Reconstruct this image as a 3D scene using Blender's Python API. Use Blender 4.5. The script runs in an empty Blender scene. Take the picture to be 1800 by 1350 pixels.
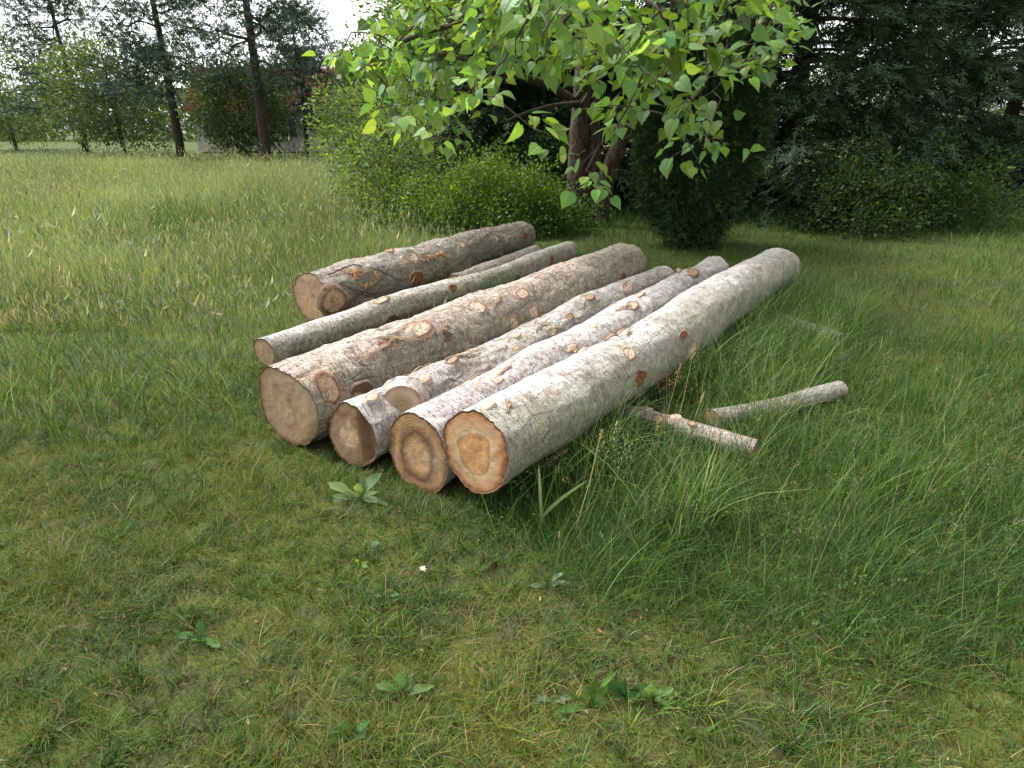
import bpy, math
import numpy as np
from mathutils import Matrix, Vector

rng = np.random.default_rng(7)
C = bpy.context.scene.collection
sc = bpy.context.scene
PI = math.pi

# ------------------------------------------------------------------ camera geometry
CAMH, PITCH, F = 1.6, math.radians(22.8), 1060.0
cp, sp = math.cos(PITCH), math.sin(PITCH)
CAM = np.array([0, 0, CAMH])
def ray(px, py):
    u, v = (px - 900) / F, -(py - 675) / F
    return np.array([u, cp + v * sp, -sp + v * cp])
def at_z(px, py, z=0.0):
    d = ray(px, py); s = (z - CAMH) / d[2]; return CAM + d * s
def at_y(px, py, y):
    d = ray(px, py); return CAM + d * (y / d[1])
def depth_of(p):
    q = np.asarray(p) - CAM; return q[1] * cp - q[2] * sp

# ------------------------------------------------------------------ noise
def _hash(i, j, k, seed):
    n = (i * 374761393 + j * 668265263 + k * 1442695041 + seed * 974634777) & 0x7fffffff
    n = ((n ^ (n >> 13)) * 1274126177) & 0x7fffffff
    n = ((n ^ (n >> 15)) * 2246822519) & 0x7fffffff
    return ((n ^ (n >> 16)) & 0xffff) / 65535.0
def vnoise(p, seed=0):
    p = np.asarray(p, float); f = np.floor(p); i = f.astype(np.int64); t = p - f
    t = t * t * (3 - 2 * t); r = 0
    for a in (0, 1):
        wa = t[:, 0] if a else 1 - t[:, 0]
        for b in (0, 1):
            wb = t[:, 1] if b else 1 - t[:, 1]
            for c in (0, 1):
                wc = t[:, 2] if c else 1 - t[:, 2]
                r = r + wa * wb * wc * _hash(i[:, 0] + a, i[:, 1] + b, i[:, 2] + c, seed)
    return r * 2 - 1
def fbm(p, octv=4, seed=0, gain=.5):
    p = np.asarray(p, float); r = 0; a = 1.0
    for o in range(octv):
        r = r + a * vnoise(p * 2 ** o + 17.3 * o, seed + o); a *= gain
    return r
def n2(x, y, s, seed=0, octv=3):
    x = np.atleast_1d(np.asarray(x, float)); y = np.atleast_1d(np.asarray(y, float))
    return fbm(np.stack([x * s, y * s, np.zeros_like(x)], 1), octv, seed)
def sstep(a, b, x):
    t = np.clip((np.asarray(x, float) - a) / (b - a), 0, 1); return t * t * (3 - 2 * t)
def unit(v):
    return v / np.maximum(np.linalg.norm(v, axis=-1, keepdims=True), 1e-9)

# ------------------------------------------------------------------ object helpers
def mesh(name, V, F, mat, parent=None, attrs=None, smooth=False, mi=None):
    V = np.asarray(V, np.float32); me = bpy.data.meshes.new(name)
    if isinstance(F, np.ndarray): F = [F]
    F = [np.asarray(f, np.int32) for f in F if len(f)]
    idx = np.concatenate([f.ravel() for f in F]); tot = np.concatenate([np.full(len(f), f.shape[1]) for f in F])
    me.vertices.add(len(V)); me.vertices.foreach_set('co', V.ravel())
    me.loops.add(len(idx)); me.loops.foreach_set('vertex_index', idx.astype(np.int32))
    me.polygons.add(len(tot)); st = np.zeros(len(tot), np.int32); st[1:] = np.cumsum(tot)[:-1]
    me.polygons.foreach_set('loop_start', st)
    mats = mat if isinstance(mat, (list, tuple)) else [mat]
    for m in mats: me.materials.append(m)
    if mi is not None: me.polygons.foreach_set('material_index', np.asarray(mi, np.int32))
    if smooth: me.polygons.foreach_set('use_smooth', np.ones(len(tot), bool))
    for k, a in (attrs or {}).items():
        a = np.asarray(a, np.float32)
        if a.ndim == 1: at = me.attributes.new(k, 'FLOAT', 'POINT'); at.data.foreach_set('value', a)
        else: at = me.attributes.new(k, 'FLOAT_VECTOR', 'POINT'); at.data.foreach_set('vector', a.ravel())
    me.update(calc_edges=True)
    o = bpy.data.objects.new(name, me); C.objects.link(o)
    if parent: o.parent = parent
    return o
def tag(o, label=None, cat=None, group=None, kind=None):
    if label: o['label'] = label
    if cat: o['category'] = cat
    if group: o['group'] = group
    if kind: o['kind'] = kind
    return o
def thing(name, label, cat, loc=(0, 0, 0), rz=0, group=None):
    o = bpy.data.objects.new(name, None); o.empty_display_size = .1; C.objects.link(o)
    o.location = loc; o.rotation_euler = (0, 0, rz)
    return tag(o, label, cat, group)

# ------------------------------------------------------------------ node helpers
class NT:
    def __init__(s, name):
        s.m = bpy.data.materials.new(name); s.m.use_nodes = True; s.t = s.m.node_tree; s.t.nodes.clear()
        s.out = s.n('ShaderNodeOutputMaterial')
    def n(s, t, **kw):
        x = s.t.nodes.new(t)
        for k, v in kw.items(): setattr(x, k, v)
        return x
    def l(s, a, b): s.t.links.new(a, b)
    def put(s, sock, v):
        if hasattr(v, 'is_linked') or isinstance(v, bpy.types.NodeSocket): s.l(v, sock)
        elif isinstance(v, (tuple, list)) and len(v) == 3 and sock.type == 'RGBA': sock.default_value = (*v, 1)
        else: sock.default_value = v
    def attr(s, name, vec=False):
        a = s.n('ShaderNodeAttribute', attribute_name=name); return a.outputs['Vector' if vec else 'Fac']
    def col(s, name):
        return s.n('ShaderNodeAttribute', attribute_name=name).outputs['Color']
    def obj(s): return s.n('ShaderNodeTexCoord').outputs['Object']
    def map(s, v, sc=(1, 1, 1), loc=(0, 0, 0)):
        m = s.n('ShaderNodeMapping'); s.l(v, m.inputs[0]); m.inputs['Scale'].default_value = sc; m.inputs['Location'].default_value = loc
        return m.outputs[0]
    def noise(s, v, scale, det=4, rough=.55, dist=0.0):
        t = s.n('ShaderNodeTexNoise'); s.l(v, t.inputs['Vector'])
        t.inputs['Scale'].default_value = scale; t.inputs['Detail'].default_value = det
        t.inputs['Roughness'].default_value = rough; t.inputs['Distortion'].default_value = dist
        return t.outputs['Fac']
    def vor(s, v, scale, feat='F1', out='Distance', rand=1.0):
        t = s.n('ShaderNodeTexVoronoi', feature=feat); s.l(v, t.inputs['Vector'])
        t.inputs['Scale'].default_value = scale; t.inputs['Randomness'].default_value = rand
        return t.outputs[out]
    def ramp(s, f, stops, interp='LINEAR'):
        r = s.n('ShaderNodeValToRGB'); r.color_ramp.interpolation = interp; e = r.color_ramp.elements
        while len(e) < len(stops): e.new(.5)
        for el, (p, c) in zip(e, stops):
            el.position = p; el.color = (*c, 1) if isinstance(c, (tuple, list)) else (c, c, c, 1)
        s.put(r.inputs[0], f); return r.outputs[0]
    def mix(s, f, a, b, mode='MIX'):
        m = s.n('ShaderNodeMix', data_type='RGBA', blend_type=mode)
        s.put(m.inputs[0], f); s.put(m.inputs[6], a); s.put(m.inputs[7], b); return m.outputs[2]
    def math(s, op, a, b=0.0, c=0.0):
        m = s.n('ShaderNodeMath', operation=op)
        s.put(m.inputs[0], a); s.put(m.inputs[1], b); s.put(m.inputs[2], c); return m.outputs[0]
    def sep(s, v):
        m = s.n('ShaderNodeSeparateXYZ'); s.l(v, m.inputs[0]); return m.outputs
    def bump(s, h, strength=.5, dist=.01, normal=None):
        b = s.n('ShaderNodeBump'); s.l(h, b.inputs['Height']); b.inputs['Strength'].default_value = strength
        b.inputs['Distance'].default_value = dist
        if normal is not None: s.l(normal, b.inputs['Normal'])
        return b.outputs[0]
    def pbr(s, col, rough=.8, normal=None, spec=.3):
        p = s.n('ShaderNodeBsdfPrincipled'); s.put(p.inputs['Base Color'], col); s.put(p.inputs['Roughness'], rough)
        p.inputs['Specular IOR Level'].default_value = spec
        if normal is not None: s.l(normal, p.inputs['Normal'])
        return p.outputs[0]
    def done(s, sh): s.l(sh, s.out.inputs['Surface']); return s.m

def leaf_mat(name, transl=.4, rough=.5, spec=.3, tint=(1.25, 1.15, .45), veins=False):
    t = NT(name); c = t.col('col'); nrm = None
    if veins:
        uv = t.sep(t.attr('luv', True)); ax = t.math('ABSOLUTE', uv[0])
        mid = t.math('SUBTRACT', 1.0, t.math('SMOOTH_MIN', t.math('MULTIPLY', ax, 26.0), 1.0, .2))
        sv = t.math('SUBTRACT', uv[1], t.math('MULTIPLY', ax, .75))
        w = t.math('ABSOLUTE', t.math('SUBTRACT', t.math('FRACT', t.math('MULTIPLY', sv, 6.0)), .5))
        side = t.math('SUBTRACT', 1.0, t.math('SMOOTH_MIN', t.math('MULTIPLY', w, 9.0), 1.0, .2))
        v = t.math('MAXIMUM', t.math('MULTIPLY', mid, .8), t.math('MULTIPLY', side, .35)); v = t.math('MAXIMUM', v, 0.0)
        c = t.mix(t.math('MULTIPLY', v, .45), c, (.30, .36, .14))
        nrm = t.bump(t.math('SUBTRACT', t.noise(t.attr('luv', True), 5, 3), v), .35, .02)
    p = t.pbr(c, rough, nrm, spec)
    tr = t.n('ShaderNodeBsdfTranslucent'); t.put(tr.inputs['Color'], t.mix(1.0, c, tint, 'MULTIPLY'))
    mx = t.n('ShaderNodeMixShader'); mx.inputs[0].default_value = transl
    t.l(p, mx.inputs[1]); t.l(tr.outputs[0], mx.inputs[2])
    return t.done(mx.outputs[0])

M = {}
M['grass'] = leaf_mat('grass_blade', .35, .55, .25, (1.3, 1.2, .5))
M['bigleaf'] = leaf_mat('broad_leaf', .45, .42, .4, (1.32, 1.22, .5), True)
M['smallleaf'] = leaf_mat('small_leaf', .48, .5, .3, (1.4, 1.25, .45))
M['needle'] = leaf_mat('needle', .12, .6, .2, (1.1, 1.1, .6))
M['weed'] = leaf_mat('weed_leaf', .35, .62, .2, (1.25, 1.2, .5))
def trunk_mat(name, a, b, s=1.0):
    t = NT(name); o = t.obj(); v = t.map(o, (9 * s, 9 * s, 1.6 * s))
    n = t.noise(v, 2.2, 6, .65); e = t.vor(v, 2.6, 'DISTANCE_TO_EDGE')
    c = t.mix(t.ramp(n, [(.3, 0.0), (.7, 1.0)]), a, b)
    c = t.mix(t.ramp(e, [(.0, 1.0), (.12, 0.0)]), c, tuple(x * .35 for x in a))
    h = t.math('ADD', n, t.math('MINIMUM', e, .2))
    return t.done(t.pbr(c, .9, t.bump(h, .8, .03), .15))
M['trunk_red'] = trunk_mat('reddish_trunk_bark', (.055, .039, .030), (.135, .098, .075))
M['trunk_grey'] = trunk_mat('grey_branch_bark', (.07, .055, .042), (.17, .145, .11), 2)
M['trunk_dark'] = trunk_mat('dark_trunk_bark', (.04, .03, .024), (.09, .07, .055))

# ------------------------------------------------------------------ generic geometry
def tube(P, R, sides=8, wob=0.0, seed=0, cap=True):
    P = np.asarray(P, float); R = np.asarray(R, float); n = len(P)
    T = unit(np.gradient(P, axis=0)); ref = np.array([.3, .9, .2]) if abs(T[0, 2]) > .8 else np.array([0, 0, 1.])
    A = unit(np.cross(T, ref)); B = np.cross(T, A)
    th = np.linspace(0, 2 * PI, sides, endpoint=False)
    off = np.cos(th)[None, :, None] * A[:, None] + np.sin(th)[None, :, None] * B[:, None]
    V = P[:, None] + off * R[:, None, None]
    if wob:
        q = V.reshape(-1, 3); V = V + off * (R[:, None] * wob * fbm(q * 6, 3, seed).reshape(n, sides))[..., None]
    V = V.reshape(-1, 3)
    i, j = np.meshgrid(np.arange(n - 1), np.arange(sides), indexing='ij'); j2 = (j + 1) % sides
    Q = np.stack([i * sides + j, i * sides + j2, (i + 1) * sides + j2, (i + 1) * sides + j], -1).reshape(-1, 4)
    Fs = [Q]
    if cap:
        V = np.vstack([V, P[0], P[-1]]); k = np.arange(sides); k2 = (k + 1) % sides; b = (n - 1) * sides
        Fs.append(np.vstack([np.stack([k2, k, np.full(sides, n * sides)], 1), np.stack([b + k, b + k2, np.full(sides, n * sides + 1)], 1)]))
    return V, Fs
def join(parts):
    Vs, out, o = [], {}, 0
    for V, Fs in parts:
        for f in (Fs if isinstance(Fs, list) else [Fs]):
            out.setdefault(f.shape[1], []).append(f + o)
        Vs.append(V); o += len(V)
    return np.vstack(Vs), [np.vstack(v) for v in out.values()]
def smooth_path(P, n):
    P = np.asarray(P, float); d = np.r_[0, np.cumsum(np.linalg.norm(np.diff(P, axis=0), axis=1))]
    s = np.linspace(0, d[-1], n); Q = np.stack([np.interp(s, d, P[:, k]) for k in range(3)], 1)
    for _ in range(max(2, n // 8)): Q[1:-1] = .25 * Q[:-2] + .5 * Q[1:-1] + .25 * Q[2:]
    return Q
def scatter(tv, tf, P, T, N, S, W=None):
    """copies of a leaf template (x across, y along, z normal)"""
    T = unit(T); N = unit(N - T * np.sum(N * T, 1, keepdims=True)); X = np.cross(T, N); n, k = len(P), len(tv)
    S = np.broadcast_to(S, n); W = S if W is None else np.broadcast_to(W, n)
    V = P[:, None] + (tv[None, :, 0] * W[:, None])[..., None] * X[:, None] + (tv[None, :, 1] * S[:, None])[..., None] * T[:, None] + (tv[None, :, 2] * (S * rng.uniform(-.2, 2.4, n))[:, None])[..., None] * N[:, None]
    Fs = [(f[None] + (np.arange(n) * k)[:, None, None]).reshape(-1, f.shape[1]) for f in tf]
    return V.reshape(-1, 3), Fs
def rv(n, s=1.0): return rng.normal(0, s, (n, 3))
def colors(n, base, var=.2, hue=.1, seed=None):
    b = np.asarray(base, float)
    if b.ndim == 2: b = b[rng.integers(0, len(b), n)]
    v = np.exp(rng.normal(0, var, (n, 1))); h = rng.normal(0, hue, (n, 1))
    return np.clip(b * v * np.concatenate([1 + h, np.ones((n, 1)), 1 - h], 1), .003, .9)

RHOMB_V = np.array([[0, 0, 0], [.32, .42, .09], [0, 1, 0], [-.32, .42, .09], [0, .45, 0]], float)
RHOMB_F = [np.array([[0, 1, 4], [4, 1, 2], [0, 4, 3], [4, 2, 3]])]
OVAL_V = np.array([[0, 0, 0], [.22, .22, .05], [.3, .5, .08], [.17, .82, .03], [0, 1, -.06], [-.17, .82, .03], [-.3, .5, .08], [-.22, .22, .05], [0, .5, 0]], float)
OVAL_F = [np.array([[0, 1, 2, 8], [8, 2, 3, 4], [8, 4, 5, 6], [0, 8, 6, 7]])]
SPRAY_V = np.array([[-.05, 0, 0], [.05, 0, 0], [.03, 1, 0], [-.03, 1, 0],
                    [0, .1, 0], [.32, .45, .05], [.30, .52, .05], [0, .25, 0],
                    [0, .1, 0], [-.32, .45, .05], [-.30, .52, .05], [0, .25, 0],
                    [0, .45, 0], [.24, .8, .04], [.21, .86, .04], [0, .6, 0],
                    [0, .45, 0], [-.24, .8, .04], [-.21, .86, .04], [0, .6, 0]], float)
SPRAY_F = [np.array([[0, 1, 2, 3], [4, 5, 6, 7], [11, 10, 9, 8], [12, 13, 14, 15], [19, 18, 17, 16]])]
def heart():
    ys = np.array([-.05, .06, .22, .42, .64, .84, 1.0]); ws = np.array([.15, .30, .36, .32, .20, .07, 0.0])
    mid_y = np.array([0.0, .08, .22, .42, .64, .84, 1.0]); droop = -.22 * mid_y ** 2
    V, uv = [], []
    for sgn in (-1, 1):
        for f in (0, .5, 1):
            for a, b, w, d in zip(mid_y, ys, ws, droop):
                y = a + (b - a) * f; V.append((sgn * w * f, y, d + .10 * f * w * 2 - .10 * f * f * w)); uv.append((sgn * w * f, y, 0))
    V = np.array(V); q = []
    for h in (0, 1):
        for f in (0, 1):
            for k in range(6):
                a = h * 21 + f * 7 + k; b = a + 7
                q.append([a, b, b + 1, a + 1] if h else [a, a + 1, b + 1, b])
    return V, [np.array(q)], np.array(uv)
HEART_V, HEART_F, HEART_UV = heart()

def grow(nodes, rad0, targets, seg=.22, jit=.05, r_tip=.004, power=.48, rmax=.12, droop=0.0):
    """join targets to a branch graph; returns tapered frusta of the branches and twig directions at the targets"""
    P = [np.asarray(p, float) for p in nodes]; par = [-1] * len(P); cost = [0.0] * len(P); tips = []
    order = np.argsort(np.min(np.linalg.norm(targets[:, None] - np.asarray(nodes)[None], axis=2), 1)); dirs = np.zeros_like(targets)
    A = np.array(P); cs = np.array(cost)
    for k in order:
        t = targets[k]; d = np.linalg.norm(A - t, axis=1); j = int(np.argmin(d + .25 * cs)); L = d[j]; n = max(1, int(L / seg)); prev = j; a = A[j]
        new, nc = [], []; per = rv(1, 1.0)[0] * L * .10
        for s in range(1, n + 1):
            f = s / n; q = a + (t - a) * f + per * math.sin(PI * f) + np.array([0, 0, 1.0]) * droop * L * math.sin(PI * f)
            if s < n: q = q + rng.normal(0, jit, 3)
            P.append(q); par.append(prev); new.append(q); nc.append(cs[j] + L * f); prev = len(P) - 1
        A = np.vstack([A, new]); cs = np.r_[cs, nc]; tips.append(prev); dirs[k] = P[prev] - P[par[prev]]
    n = len(P); cnt = np.zeros(n)
    for k in tips:
        while k >= 0: cnt[k] += 1; k = par[k]
    R = np.clip(r_tip * np.maximum(cnt, 1) ** power, r_tip, rmax)
    parts = []; kids = {}
    th = np.linspace(0, 2 * PI, 6, endpoint=False); P = np.array(P); e = np.array([(par[k], k) for k in range(n) if par[k] >= 0])
    a, b = P[e[:, 0]], P[e[:, 1]]; T = unit(b - a); X = unit(np.cross(T, np.array([.31, .52, .8]))); Y = np.cross(T, X)
    off = np.cos(th)[None, :, None] * X[:, None] + np.sin(th)[None, :, None] * Y[:, None]
    ra = np.minimum(R[e[:, 0]], R[e[:, 1]] * 1.35)
    V = np.concatenate([(a - T * ra[:, None] * .3)[:, None] + off * ra[:, None, None], b[:, None] + off * R[e[:, 1]][:, None, None]], 1).reshape(-1, 3)
    k = np.arange(6); k2 = (k + 1) % 6; q = np.stack([k, k2, 6 + k2, 6 + k], 1)
    Fq = (q[None] + (np.arange(len(e)) * 12)[:, None, None]).reshape(-1, 4)
    return V, [Fq], unit(dirs), P

# ------------------------------------------------------------------ ground
def gz(x, y):
    x = np.atleast_1d(np.asarray(x, float)); y = np.atleast_1d(np.asarray(y, float))
    near = np.exp(-((x / 14) ** 2 + ((y - 4) / 14) ** 2))
    return (n2(x, y, 1.3, 3, 3) * .018 + n2(x, y, .25, 9, 2) * .03) * near + sstep(14, 60, y) * .35 * (1 - sstep(60, 200, y))
def make_ground():
    gx = np.concatenate([-np.geomspace(400, 4.2, 46), np.linspace(-4, 4, 161), np.geomspace(4.2, 400, 46)])
    gy = np.concatenate([-np.geomspace(300, .6, 24), np.linspace(-.4, 6, 129), np.geomspace(6.1, 600, 70)])
    X, Y = np.meshgrid(gx, gy, indexing='ij'); Z = gz(X.ravel(), Y.ravel())
    Z = Z + n2(X.ravel(), Y.ravel(), 14, 5, 3) * .008 * (np.hypot(X.ravel(), Y.ravel()) < 7)
    V = np.stack([X.ravel(), Y.ravel(), Z], 1); a, b = X.shape
    i, j = np.meshgrid(np.arange(a - 1), np.arange(b - 1), indexing='ij')
    Q = np.stack([i * b + j, (i + 1) * b + j, (i + 1) * b + j + 1, i * b + j + 1], -1).reshape(-1, 4)
    t = NT('turf_soil'); o = t.obj()
    big = t.noise(o, 1.3, 4, .6); mid = t.noise(o, 9, 5, .65); fine = t.noise(o, 120, 3, .7)
    soil = t.mix(t.ramp(fine, [(.3, 0.0), (.7, 1.0)]), (.028, .030, .014), (.085, .085, .04))
    moss = t.mix(t.ramp(fine, [(.3, 0.0), (.75, 1.0)]), (.045, .058, .012), (.125, .128, .026))
    c = t.mix(t.ramp(t.math('ADD', t.math('MULTIPLY', big, .5), t.math('MULTIPLY', mid, .5)), [(.42, 0.0), (.56, 1.0)]), soil, moss)
    far = t.sep(o)[1]; fm = t.ramp(t.math('MULTIPLY', far, .05), [(.3, 0.0), (.6, 1.0)])
    c = t.mix(fm, c, t.mix(mid, (.035, .06, .014), (.09, .11, .035)))
    h = t.math('ADD', t.math('MULTIPLY', mid, .5), t.math('MULTIPLY', fine, .5))
    o_ = mesh('ground', V, Q, t.done(t.pbr(c, .95, t.bump(h, .8, .015), .1)), smooth=True)
    tag(o_, 'mossy lawn soil under the grass and logs', None, None, 'structure')
make_ground()

# ------------------------------------------------------------------ logs
def bark_mat(name, pale=(.50, .47, .44), pink=(.42, .33, .28), algae=(.22, .225, .12), alg=.5, alg_off=0.0, scale=.5, crack=.5, fleck=.5, seed=0.0):
    t = NT(name); cy = t.attr('cyl', True); ob = t.map(t.obj(), loc=(seed, seed * .7, 0)); cyo = t.map(cy, loc=(seed * 3, 0, 0))
    n_big = t.noise(t.map(ob, (.7, 1.5, 1.5)), 2.6, 5, .6); n_mid = t.noise(t.map(ob, (.6, 1, 1)), 16, 5, .65); n_fine = t.noise(ob, 90, 4, .75)
    c = t.mix(t.ramp(n_big, [(.38, 0.0), (.62, 1.0)]), pale, pink)
    c = t.mix(t.math('MULTIPLY', t.ramp(n_mid, [(.45, 0.0), (.66, 1.0)]), .55), c, tuple(x * .62 for x in pink))
    c = t.mix(t.math('MULTIPLY', t.ramp(n_mid, [(.34, 1.0), (.46, 0.0)]), .5), c, tuple(min(.75, x * 1.3) for x in pale))
    # scaly plates
    wv = t.mix(.08, cyo, t.n('ShaderNodeTexNoise').outputs['Color'])
    cell = t.vor(t.map(cyo, (26, 38, 1)), 1.0, 'F1', 'Color'); edge = t.vor(t.map(t.mix(.03, cyo, t.mix(n_mid, (0, 0, 0), (1, 1, 1)), 'ADD'), (15, 27, 1)), 1.0, 'DISTANCE_TO_EDGE')
    cb = t.n('ShaderNodeRGBToBW'); t.l(cell, cb.inputs[0])
    c = t.mix(scale * .8, c, t.mix(cb.outputs[0], tuple(x * .6 for x in pink), tuple(x * 1.15 for x in pale)), 'MIX')
    # algae film on the flanks (angle round the log)
    ang = t.sep(cy)[2]
    a1 = t.math('ADD', t.math('ABSOLUTE', t.math('ADD', ang, -alg_off)), t.math('MULTIPLY', t.math('SUBTRACT', n_big, .5), 1.6))
    am = t.math('MULTIPLY', t.ramp(t.math('DIVIDE', a1, 3.2), [(.22, 0.0), (.52, 1.0)]), alg)
    am = t.math('MULTIPLY', am, t.math('ADD', .6, t.math('MULTIPLY', n_mid, .8)))
    c = t.mix(am, c, algae)
    # lenticels across the grain, small dark flecks
    fl = t.noise(t.map(cyo, (95, 22, 1)), 1.0, 2, .5); flm = t.ramp(fl, [(.59, 0.0), (.66, 1.0)])
    fl2 = t.noise(t.map(cyo, (30, 60, 1)), 1.0, 3, .6); fl2m = t.ramp(fl2, [(.60, 0.0), (.67, 1.0)]); wr = t.noise(t.map(t.mix(.02, cyo, t.mix(n_mid, (0, 0, 0), (1, 1, 1)), 'ADD'), (38, 4.5, 1)), 1.0, 3, .6); wrm = t.math('MULTIPLY', t.ramp(t.math('ABSOLUTE', t.math('SUBTRACT', wr, .5)), [(.0, 1.0), (.03, 0.0)]), t.ramp(t.noise(ob, 6, 2), [(.45, 0.0), (.6, .9)]))
    c = t.mix(t.math('MULTIPLY', t.math('MAXIMUM', t.math('MAXIMUM', flm, fl2m), wrm), fleck), c, (.13, .095, .065))
    # cracks
    we = t.vor(t.map(t.mix(.05, cyo, t.mix(n_mid, (0, 0, 0), (1, 1, 1)), 'ADD'), (4.5, 11, 1)), 1.0, 'DISTANCE_TO_EDGE')
    cm = t.math('MULTIPLY', t.ramp(we, [(.0, 1.0), (.035, 0.0)]), t.ramp(t.noise(ob, 4.5, 2), [(.54, 0.0), (.64, 1.0)]))
    cm = t.math('MULTIPLY', cm, crack); c = t.mix(cm, c, (.10, .06, .04))
    sm = t.math('MULTIPLY', t.math('MULTIPLY', t.ramp(edge, [(.0, 1.0), (.07, 0.0)]), t.ramp(t.noise(ob, 11, 3), [(.45, 0.0), (.6, 1.0)])), scale); rdg = t.ramp(t.noise(t.map(cyo, (7, 42, 1)), 1.0, 5, .7, .4), [(.52, 0.0), (.66, 1.0)]); c = t.mix(t.math('MULTIPLY', rdg, scale * .55), c, tuple(x * .42 for x in pink)); c = t.mix(t.math('MULTIPLY', sm, .5), c, (.16, .11, .08))
    # brown bruises and torn bark
    br = t.ramp(t.noise(t.map(ob, (1, 1.6, 1.6), (9, 2, 4)), 5.5, 4, .6, .3), [(.60, 0.0), (.68, 1.0)]); c = t.mix(t.math('MULTIPLY', br, .6), c, (.26, .145, .085))
    c = t.mix(t.math('MULTIPLY', t.ramp(n_fine, [(.5, 0.0), (.66, 1.0)]), .6), c, (.18, .14, .11)); c = t.mix(t.math('MULTIPLY', t.ramp(n_fine, [(.34, 1.0), (.46, 0.0)]), .3), c, (.74, .70, .66))
    h = t.math('ADD', t.math('MULTIPLY', n_mid, .6), t.math('MULTIPLY', n_fine, .45))
    h = t.math('SUBTRACT', h, t.math('ADD', t.math('MULTIPLY', cm, .8), t.math('ADD', t.math('MULTIPLY', sm, .5), t.math('MULTIPLY', t.math('MAXIMUM', flm, wrm), .45))))
    h = t.math('ADD', h, t.math('MULTIPLY', cb.outputs[0], scale * .35)); h = t.math('SUBTRACT', h, t.math('MULTIPLY', rdg, scale * .5))
    return t.done(t.pbr(c, .88, t.bump(h, 1.0, .022), .2))
def end_mat(name, stops, ring=.35, seed=0.0, n=34, grey=.35):
    t = NT(name); o = t.map(t.obj(), loc=(seed, seed, seed)); rho = t.attr('rho')
    wob = t.noise(o, 5, 5, .62); r = t.math('ADD', rho, t.math('MULTIPLY', t.math('SUBTRACT', wob, .5), .75))
    r2 = t.math('ADD', rho, t.math('MULTIPLY', t.math('SUBTRACT', t.noise(o, 3, 2), .5), .12))
    c = t.ramp(r, stops)
    rg = t.math('SINE', t.math('MULTIPLY', r2, n * 2 * PI / 2)); rm = t.math('MULTIPLY', t.ramp(rg, [(.2, 0.0), (1.0, 1.0)]), t.ramp(t.noise(o, 6, 2), [(.38, .1), (.62, 1.0)]))
    c = t.mix(t.math('MULTIPLY', rm, ring), c, t.mix(1.0, c, (.62, .5, .4), 'MULTIPLY'))
    st = t.noise(t.map(o, (1, 1, 9)), 26, 4, .6); c = t.mix(t.math('MULTIPLY', t.ramp(st, [(.4, 0.0), (.7, 1.0)]), .35), c, t.mix(1.0, c, (.6, .52, .45), 'MULTIPLY'))
    dk = t.ramp(t.noise(o, 8, 6, .7), [(.50, 0.0), (.68, 1.0)]); c = t.mix(t.math('MULTIPLY', dk, .65), c, (.15, .09, .05))
    ang_ = t.attr('phi'); ck = t.noise(t.map(t.attr('polar', True), (1.1, 2.2, 1)), 4.0, 3, .6); ckm = t.math('MULTIPLY', t.ramp(t.math('ABSOLUTE', t.math('SUBTRACT', ck, .5)), [(.0, 1.0), (.010, 0.0)]), t.ramp(rho, [(.05, 1.0), (.75, 0.0)])); c = t.mix(t.math('MULTIPLY', ckm, .7), c, (.10, .06, .03))
    gy_ = t.ramp(t.noise(o, 3.2, 3, .6), [(.5, 0.0), (.7, 1.0)]); c = t.mix(t.math('MULTIPLY', gy_, grey), c, (.30, .255, .20))
    h = t.math('SUBTRACT', t.math('ADD', t.math('MULTIPLY', st, .6), t.math('MULTIPLY', rm, .2)), t.math('MULTIPLY', ckm, .6))
    return t.done(t.pbr(c, .75, t.bump(h, .7, .008), .25))
def knot_mat(name, core, rim, collar):
    t = NT(name); rho = t.attr('rho'); o = t.obj()
    r = t.math('ADD', rho, t.math('MULTIPLY', t.math('SUBTRACT', t.noise(o, 26, 5, .7), .5), .42))
    c = t.ramp(r, [(.0, tuple(x * .72 for x in core)), (.12, core), (.22, tuple(x * .7 for x in core)), (.30, core), (.50, tuple(x * .85 for x in core)), (.58, rim), (.66, rim), (.78, collar), (1.0, collar)])
    rg = t.math('SINE', t.math('MULTIPLY', r, 60)); c = t.mix(t.math('MULTIPLY', t.ramp(rg, [(.1, 0.0), (1, 1.0)]), .4), c, t.mix(1.0, c, (.6, .48, .4), 'MULTIPLY'))
    n = t.noise(o, 60, 4, .7); c = t.mix(t.ramp(n, [(.55, 0.0), (.72, .7)]), c, tuple(x * .45 for x in rim))
    return t.done(t.pbr(c, .85, t.bump(n, .6, .006), .2))
KM = {'light': knot_mat('pale_knot', (.60, .47, .34), (.27, .15, .095), (.38, .29, .24)),
      'tan': knot_mat('tan_knot', (.42, .29, .18), (.17, .09, .055), (.30, .23, .18)),
      'red': knot_mat('red_brown_knot', (.22, .085, .038), (.13, .06, .035), (.27, .20, .15)),
      'dark': knot_mat('dark_knot', (.11, .065, .04), (.10, .055, .035), (.24, .18, .14)),
      'torn': knot_mat('torn_knot', (.60, .47, .35), (.40, .27, .19), (.48, .39, .34))}
t_ = NT('bark_rim'); M['rim'] = t_.done(t_.pbr(t_.mix(t_.noise(t_.obj(), 40, 3), (.09, .045, .025), (.2, .11, .06)), .9, None, .1))
t_ = NT('bark_flap'); M['flap'] = t_.done(t_.pbr(t_.mix(t_.noise(t_.map(t_.obj(), (20, 60, 60)), 1, 4), (.20, .12, .07), (.48, .36, .25)), .9, None, .1))
t_ = NT('bark_chip'); M['chip'] = t_.done(t_.pbr(t_.mix(t_.noise(t_.obj(), 60, 3), (.22, .11, .05), (.5, .3, .15)), .9, None, .1))

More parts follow.
